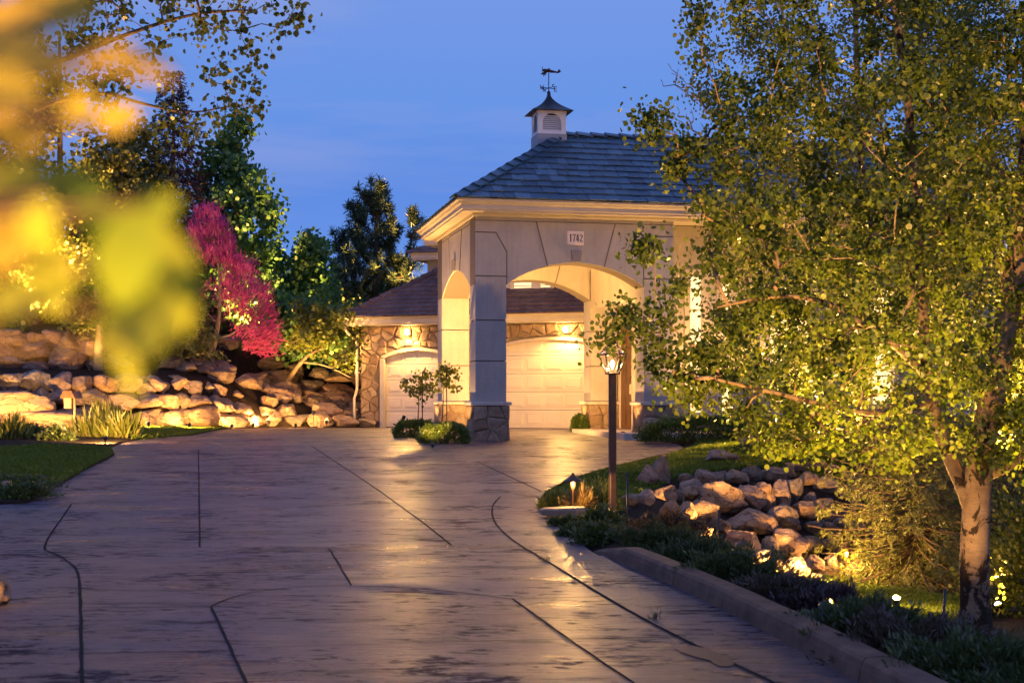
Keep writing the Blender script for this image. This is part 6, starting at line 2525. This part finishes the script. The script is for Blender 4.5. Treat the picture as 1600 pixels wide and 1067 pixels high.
def uplight(pos, target, energy, cone, label, group=None, r=.045, hgt=.10, lens='lens'):
    """small bullet spotlight on a ground spike"""
    root = thing('uplight', pos, label, 'garden light', group)
    a = (Vector(target) - (Vector(pos) + Vector((0, 0, hgt)))).normalized()
    s = a.orthogonal().normalized()
    t = a.cross(s)
    m = MB()
    m.tube([(0, 0, -.05), (0, 0, hgt)], .011, 6)
    c = Vector((0, 0, hgt))
    vs, fs = [], []
    pr = [(-.06, .02), (-.05, r * .8), (.0, r), (.055, r), (.075, r * 1.05), (.075, r * .9), (.045, r * .86)]
    N = 14
    for h, q in pr:
        for k in range(N):
            w = 6.2832 * k / N
            vs.append(c + a * h + (s * math.cos(w) + t * math.sin(w)) * q)
    for i in range(len(pr) - 1):
        for k in range(N):
            k2 = (k + 1) % N
            fs.append((i * N + k, i * N + k2, (i + 1) * N + k2, (i + 1) * N + k))
    fs.append(tuple(range(N)))
    m.add(vs, fs, 0, True)
    can = m.build('can', M['darkmetal'], root)
    l = MB()
    vs = [c + a * .046] + [c + a * .046 + (s * math.cos(6.2832 * k / N) + t * math.sin(6.2832 * k / N)) * r * .85 for k in range(N)]
    l.add(vs, [(0, 1 + k, 1 + (k + 1) % N) for k in range(N)])
    l.build('lens', M[lens], can)
    spot(root, tuple(c + a * .08), a, energy, cone)
    return root


def gl(px, py, up=.02):
    q = hit(px, py)
    return (q[0], q[1], q[2] + up)


def gp(px, d):
    x = (px - CX) / FPX * d
    return (x, d, Hs(x, d) + .02)


# porch: at the foot of the columns, and washers behind the hedge and (added) behind the front column
uplight(pw(-.42, .36, .0), pw(-.10, .36, 3.5), 26, 90, 'small spotlight at the left foot of the front porch column')
uplight(pw(-.42, Dp - .35, .0), pw(-.10, Dp - .35, 3.5), 26, 90, 'small spotlight at the left foot of the rear porch column')
uplight(pw(Wd - CW - .40, .36, .0), pw(Wd - CW - .08, .36, 3.5), 34, 90, 'small spotlight inside the arch at the right front column')
uplight(pw(Wd - CW - .40, Dp - .35, .0), pw(Wd - CW - .08, Dp - .35, 3.5), 34, 90, 'small spotlight inside the arch at the right rear column')
uplight(G(630, 681), pw(0, 2.5, 3.3), 330, 110, 'spotlight behind the clipped hedge washing the left side of the porch', hgt=.42)
uplight(pw(.36, 1.15, .0), pw(3.2, 4.7, 3.2), 380, 120, 'added fill spotlight hidden behind the front porch column')  # unseen fixture added to brighten the porch interior
uplight(pw(4.25, .95, .16), pw(1.5, 4.6, 3.6), 120, 110, 'spotlight hidden behind the right front porch column')
# garage flood lamps throw down the doors and over the apron
for (px_, e) in ((640, 60), (887, 55)):
    g_ = g_of_px(px_)
    spot(house, (g_, -.36, GZ - .20), (0, .12, -1), e * .75, 150, blend=.5)
    spot(house, (g_, -.30, GZ - .14), (0, -1, -.75), e * 2.2, 130, blend=.9)
uplight(gw(.10, -.45, 0), gw(.12, .1, 2.6), 14, 80, 'small spotlight at the foot of the stone garage corner')

# left wall
uplight(gp(296, 37.2), P(300, 610, 39.0), 110, 140, 'glowing spotlight in the grass strip before the lower stone tier', lens='bulb')
uplight(gl(20, 683), P(30, 610, 36.8), 400, 120, 'spotlight at the foot of the pale slabs on the far left')
iris_lamp = uplight(gl(165, 694), P(185, 640, 37.0), 320, 120, 'spotlight among the iris leaves')
uplight(gl(420, 669.5), P(405, 640, 41.6), 14, 110, 'spotlight at the drive edge before the low stone row')
uplight(gl(510, 669.5), P(505, 645, 41.8), 8, 110, 'spotlight at the drive edge nearest the garage corner')
uplight(gp(140, 38.0), P(156, 470, Dt), 75, 80, 'spotlight on the mulch bench below the small tree')
uplight(gp(310, 41.0), P(345, 430, Dr), 220, 75, 'spotlight at the foot of the pink tree')
uplight(gp(490, 41.0), P(512, 520, Ds), 520, 80, 'spotlight on the slope under the spreading tree', hgt=.45)
uplight(gp(60, 40.2), P(110, 250, 42.5), 3000, 90, 'spotlight on top of the wall under the tall olive tree')
uplight(gp(232, 41.6), P(205, 330, 44), 1600, 80, 'spotlight under the dark spruces')
uplight(gp(392, 44.6), P(375, 300, 47), 1500, 80, 'spotlight under the green pear tree')
xq = (575 - CX) / FPX * 50.5
uplight(gp(548, 49.6), P(588, 410, Dp_), 2200, 80, 'spotlight behind the garage under the pine')
uplight(gp(470, 47.2), P(488, 420, 48.5), 1000, 80, 'spotlight under the slim green tree left of the pine')
# overhanging aspen lit from below
uplight((-6.6, 12.2, Hs(-6.6, 12.2) + .02), P(120, -120, Dq), 900, 58, 'spotlight left of the picture under the overhanging aspen')
uplight(gp(232, 36.3), P(235, 610, 38.2), 60, 130, 'added fill spotlight at the right end of the iris border')  # extra lamp added to brighten the lower stone tier
uplight(gp(362, 39.4), P(365, 600, 41.5), 55, 130, 'added fill spotlight in the grass tip before the wall')  # added for more warm light on the wall here
uplight(gp(462, 40.0), P(450, 585, 43.0), 75, 130, 'added wall washer at the drive edge facing the upper stone tier')  # washer put in to warm the upper tier
uplight(gw(-.55, -.7, .0), P(440, 600, 42.5), 70, 90, 'added wall washer left of the garage corner facing the stones')  # put in to wash the stones from the side
# right garden
def spill(root, energy, up=.22):
    ld = bpy.data.lights.new('spill', 'POINT')
    ld.energy = energy
    ld.color = WARM
    ld.shadow_soft_size = .03
    o = bpy.data.objects.new('spill', ld)
    C.objects.link(o)
    o.parent = root
    o.location = (0, 0, up)


glare = uplight(gl(1400, 958), P(1440, 420, D0 + .8), 1600, 110, 'glaring spotlight on the lower lawn below the spruce', lens='bulb')
spill(glare, 90)
uplight(gl(1255, 735), P(1330, 380, D2), 1000, 110, 'spotlight at the lawn edge under the yellow lit aspen')
uplight(gl(1560, 735), P(1600, 300, D3), 2000, 110, 'spotlight behind the scarred trunk under the rear aspen')
uplight(gl(1560, 965), P(1500, 560, D0), 90, 90, 'spotlight behind the base of the scarred trunk')
uplight(gl(1160, 683), P(1100, 480, 33), 240, 110, 'added fill spotlight behind the long hedge facing the house front')  # added to warm the porch front and the wing wall
uplight(gl(1215, 690), P(1080, 790, 19), 460, 110, 'added fill spotlight at the hedge end throwing light over the lawn and the bank', hgt=.45)  # added so the lawn and boulders get warm light
uplight(gl(1235, 915), P(1180, 800, 21), 420, 120, 'added extra spotlight on the lower lawn facing the boulder bank')  # extra fill, put in to warm the boulders
uplight((3.3, 11.9, Hs(3.3, 11.9) + .02), (4.36, 13.4, 1.3), 60, 75, 'added fill spotlight in the brush left of the scarred aspen trunk')  # unseen lamp added to warm the front of the trunk
uplight(G(676, 700), P(674, 600, 33), 130, 36, 'added small spotlight in front of the clipped hedge clumps aimed at the saplings', hgt=.06)  # added because the saplings came out dark
# near shrub
uplight((-.95, -.15, .03), (-.20, .45, 1.65), 300, 52, 'spotlight beside the lens under the blurred shrub')
q_ = G(-17, 945)
uplight((q_[0] - .1, q_[1] - .55, q_[2] + .02), (q_[0], q_[1], q_[2] + .12), 7, 70, 'spotlight beside the orange stone outside the left edge')
uplight(gl(1290, 992), P(1290, 120, D0), 800, 80, 'added fill spotlight behind the kerb junipers aimed into the near aspen crown')  # unseen lamp added to lift the upper crown
uplight(gp(395, 40.5), P(420, 590, 42.5), 40, 130, 'added fill spotlight at the wall foot below the pink tree')  # fill added to brighten the middle of the wall


def path_lamp(pos, label, energy=14, h=.42):
    root = thing('path_lamp', pos, label, 'path light', 'path lights with pagoda hats')
    m = MB()
    m.lathe([(.016, -.05), (.016, .05), (.012, .08), (.013, h - .12), (.03, h - .10), (.036, h - .03), (.03, h - .02)], 0, 0, 12)
    m.build('stem', M['bronze'], root)
    hm = MB()
    hm.lathe([(.128, h - .012), (.125, h - .004), (.085, h + .016), (.045, h + .042), (.02, h + .062), (.018, h + .078), (.006, h + .092)], 0, 0, 20)
    hm.build('hat', M['bronze'], root)
    b = MB()
    b.lathe([(.018, h - .02), (.03, h - .013)], 0, 0, 10)
    b.build('bulb', M['lens'], root)
    ld = bpy.data.lights.new('glow', 'POINT')
    ld.energy = energy * 2.5
    ld.color = WARM
    ld.shadow_soft_size = .015
    o = bpy.data.objects.new('glow', ld)
    C.objects.link(o)
    o.parent = root
    o.location = (.0, -.085, h - .035)
    return root


path_lamp(gl(895, 803, 0), 'small path lamp with pagoda hat at the drive edge by the flagstone', 15, .40)
path_lamp(gl(1322, 905, 0), 'path lamp with pagoda hat in front of the lit boulder on the lower lawn', 34, .40)
path_lamp(gl(1162, 878, 0), 'low path lamp almost hidden behind the junipers at the bank foot', 3, .22)

# lamp post
lp0 = G(957, 800)
lb_ = (lp0[0], lp0[1], Hs(lp0[0], lp0[1]))
dl_ = lp0[1]
mpx = dl_ / FPX
ztop = CAMZ + (HY - 585) * mpx - lb_[2]
root = thing('lamp_post', lb_, 'brown post with a lit glass lantern beside the upper lawn', 'lamp post', rz=R(14))
m = MB()
pwid = 5.1 * mpx
m.bevbox(-pwid, pwid, -pwid, pwid, -.2, ztop, .008)
m.build('post', M['post'], root)
s0, s1, s2 = 8.0 * mpx, 17.0 * mpx, 5.0 * mpx
h0, h1, h2 = ztop, ztop + 31 * mpx, ztop + 45 * mpx
fr = MB()
fr.bevbox(-s0 - .012, s0 + .012, -s0 - .012, s0 + .012, h0 + .0005, h0 + .02, .004)
for sx in (-1, 1):
    for sy in (-1, 1):
        fr.tube([(sx * s0, sy * s0, h0 + .015), (sx * s1, sy * s1, h1)], .0085, 6)
        fr.tube([(sx * s1, sy * s1, h1), (sx * s2, sy * s2, h2)], .008, 6)
for a, b in (((-1, -1), (1, -1)), ((1, -1), (1, 1)), ((1, 1), (-1, 1)), ((-1, 1), (-1, -1))):
    fr.tube([(a[0] * s1, a[1] * s1, h1), (b[0] * s1, b[1] * s1, h1)], .011, 6)
fr.build('lantern_frame', M['bronze'], root)
cpm = MB()
cpm.lathe([(s2 * 1.45, h2 - .004), (s2 * 1.5, h2 + .012), (s2 * 1.1, h2 + .03), (s2 * 1.1, h2 + .055), (s2 * 1.3, h2 + .062), (s2 * .7, h2 + .085), (.012, h2 + .10), (.012, h2 + .125), (.004, h2 + .135)], 0, 0, 12)
cpm.build('cap', M['bronze'], root)
gm = MB()
e = .002
for a, b in (((-1, -1), (1, -1)), ((1, -1), (1, 1)), ((1, 1), (-1, 1)), ((-1, 1), (-1, -1))):
    gm.add([(a[0] * s0, a[1] * s0, h0 + .022), (b[0] * s0, b[1] * s0, h0 + .022), (b[0] * s1, b[1] * s1, h1), (a[0] * s1, a[1] * s1, h1)], [(0, 1, 2, 3)])
    gm.add([(a[0] * s1, a[1] * s1, h1 + .001), (b[0] * s1, b[1] * s1, h1 + .001), (b[0] * s2, b[1] * s2, h2), (a[0] * s2, a[1] * s2, h2)], [(0, 1, 2, 3)])
gm.build('glass', M['glass'], root)
cm_ = MB()
cm_.tube([(0, 0, h0 + .02), (0, 0, h0 + 12 * mpx)], .008, 8)
cm_.build('candle', M['trim'], root)
bm_ = MB()
hb = h0 + 12 * mpx
bm_.lathe([(.006, hb), (.018, hb + .012), (.022, hb + .03), (.012, hb + .06), (.003, hb + .075)], 0, 0, 12)
bm_.build('bulb', m_emit('lantern_bulb', (1, .66, .30), 1500.0), root)

# thin stakes along the planting
for (px, y0, y1, d_, lean, lab) in ((980, 738, 806, None, 0, 'thin dark stake standing right of the lamp post'), (1117, 796, 836, 16.8, .18, 'short leaning stake in front of the big boulders'), (1207, 853, 935, 12.8, 0, 'thin dark stake in the purple shrub'),
                                    (1467, 918, 1000, 12.0, .12, 'leaning stake left of the scarred aspen trunk')):
    d_ = d_ or G(px, 806)[1]
    b = P(px, y1, d_)
    h = (y1 - y0) * d_ / FPX
    m = MB()
    m.tube([(0, 0, -.4), (lean * h, 0, h)], .013, 7)
    if px == 980: m.tube([(-.05, 0, h - .03), (.03, 0, h - .025)], .008, 6)
    tag(m.build('stake', M['darkmetal'], None, b), lab, 'stake')

# bird house on its post before the stones
bh = P(113, 652, 35.0)
root = thing('birdhouse', (bh[0], bh[1], Hs(bh[0], bh[1])), 'pale birdhouse with gabled roof on a slim post before the left wall', 'birdhouse', rz=R(-18))
zb_ = bh[2] + (652 - 638) / FPX * 35.0 - Hs(bh[0], bh[1])
m = MB()
m.tube([(.07, .0, -.1), (.07, .0, zb_ + .25)], .032, 8)
m.build('post', M['cedar'], root)
m = MB()
m.bevbox(-.16, .05, -.12, .10, zb_, zb_ + .26, .006)
m.build('box', M['cedar'], root)
m = MB()
m.prism([(-.24, zb_ + .25), (.20, zb_ + .25), (.10, zb_ + .43), (-.14, zb_ + .43)], lambda u, v, t: (u, t, v), -.18, .16)
m.build('roof', M['wood'], root)
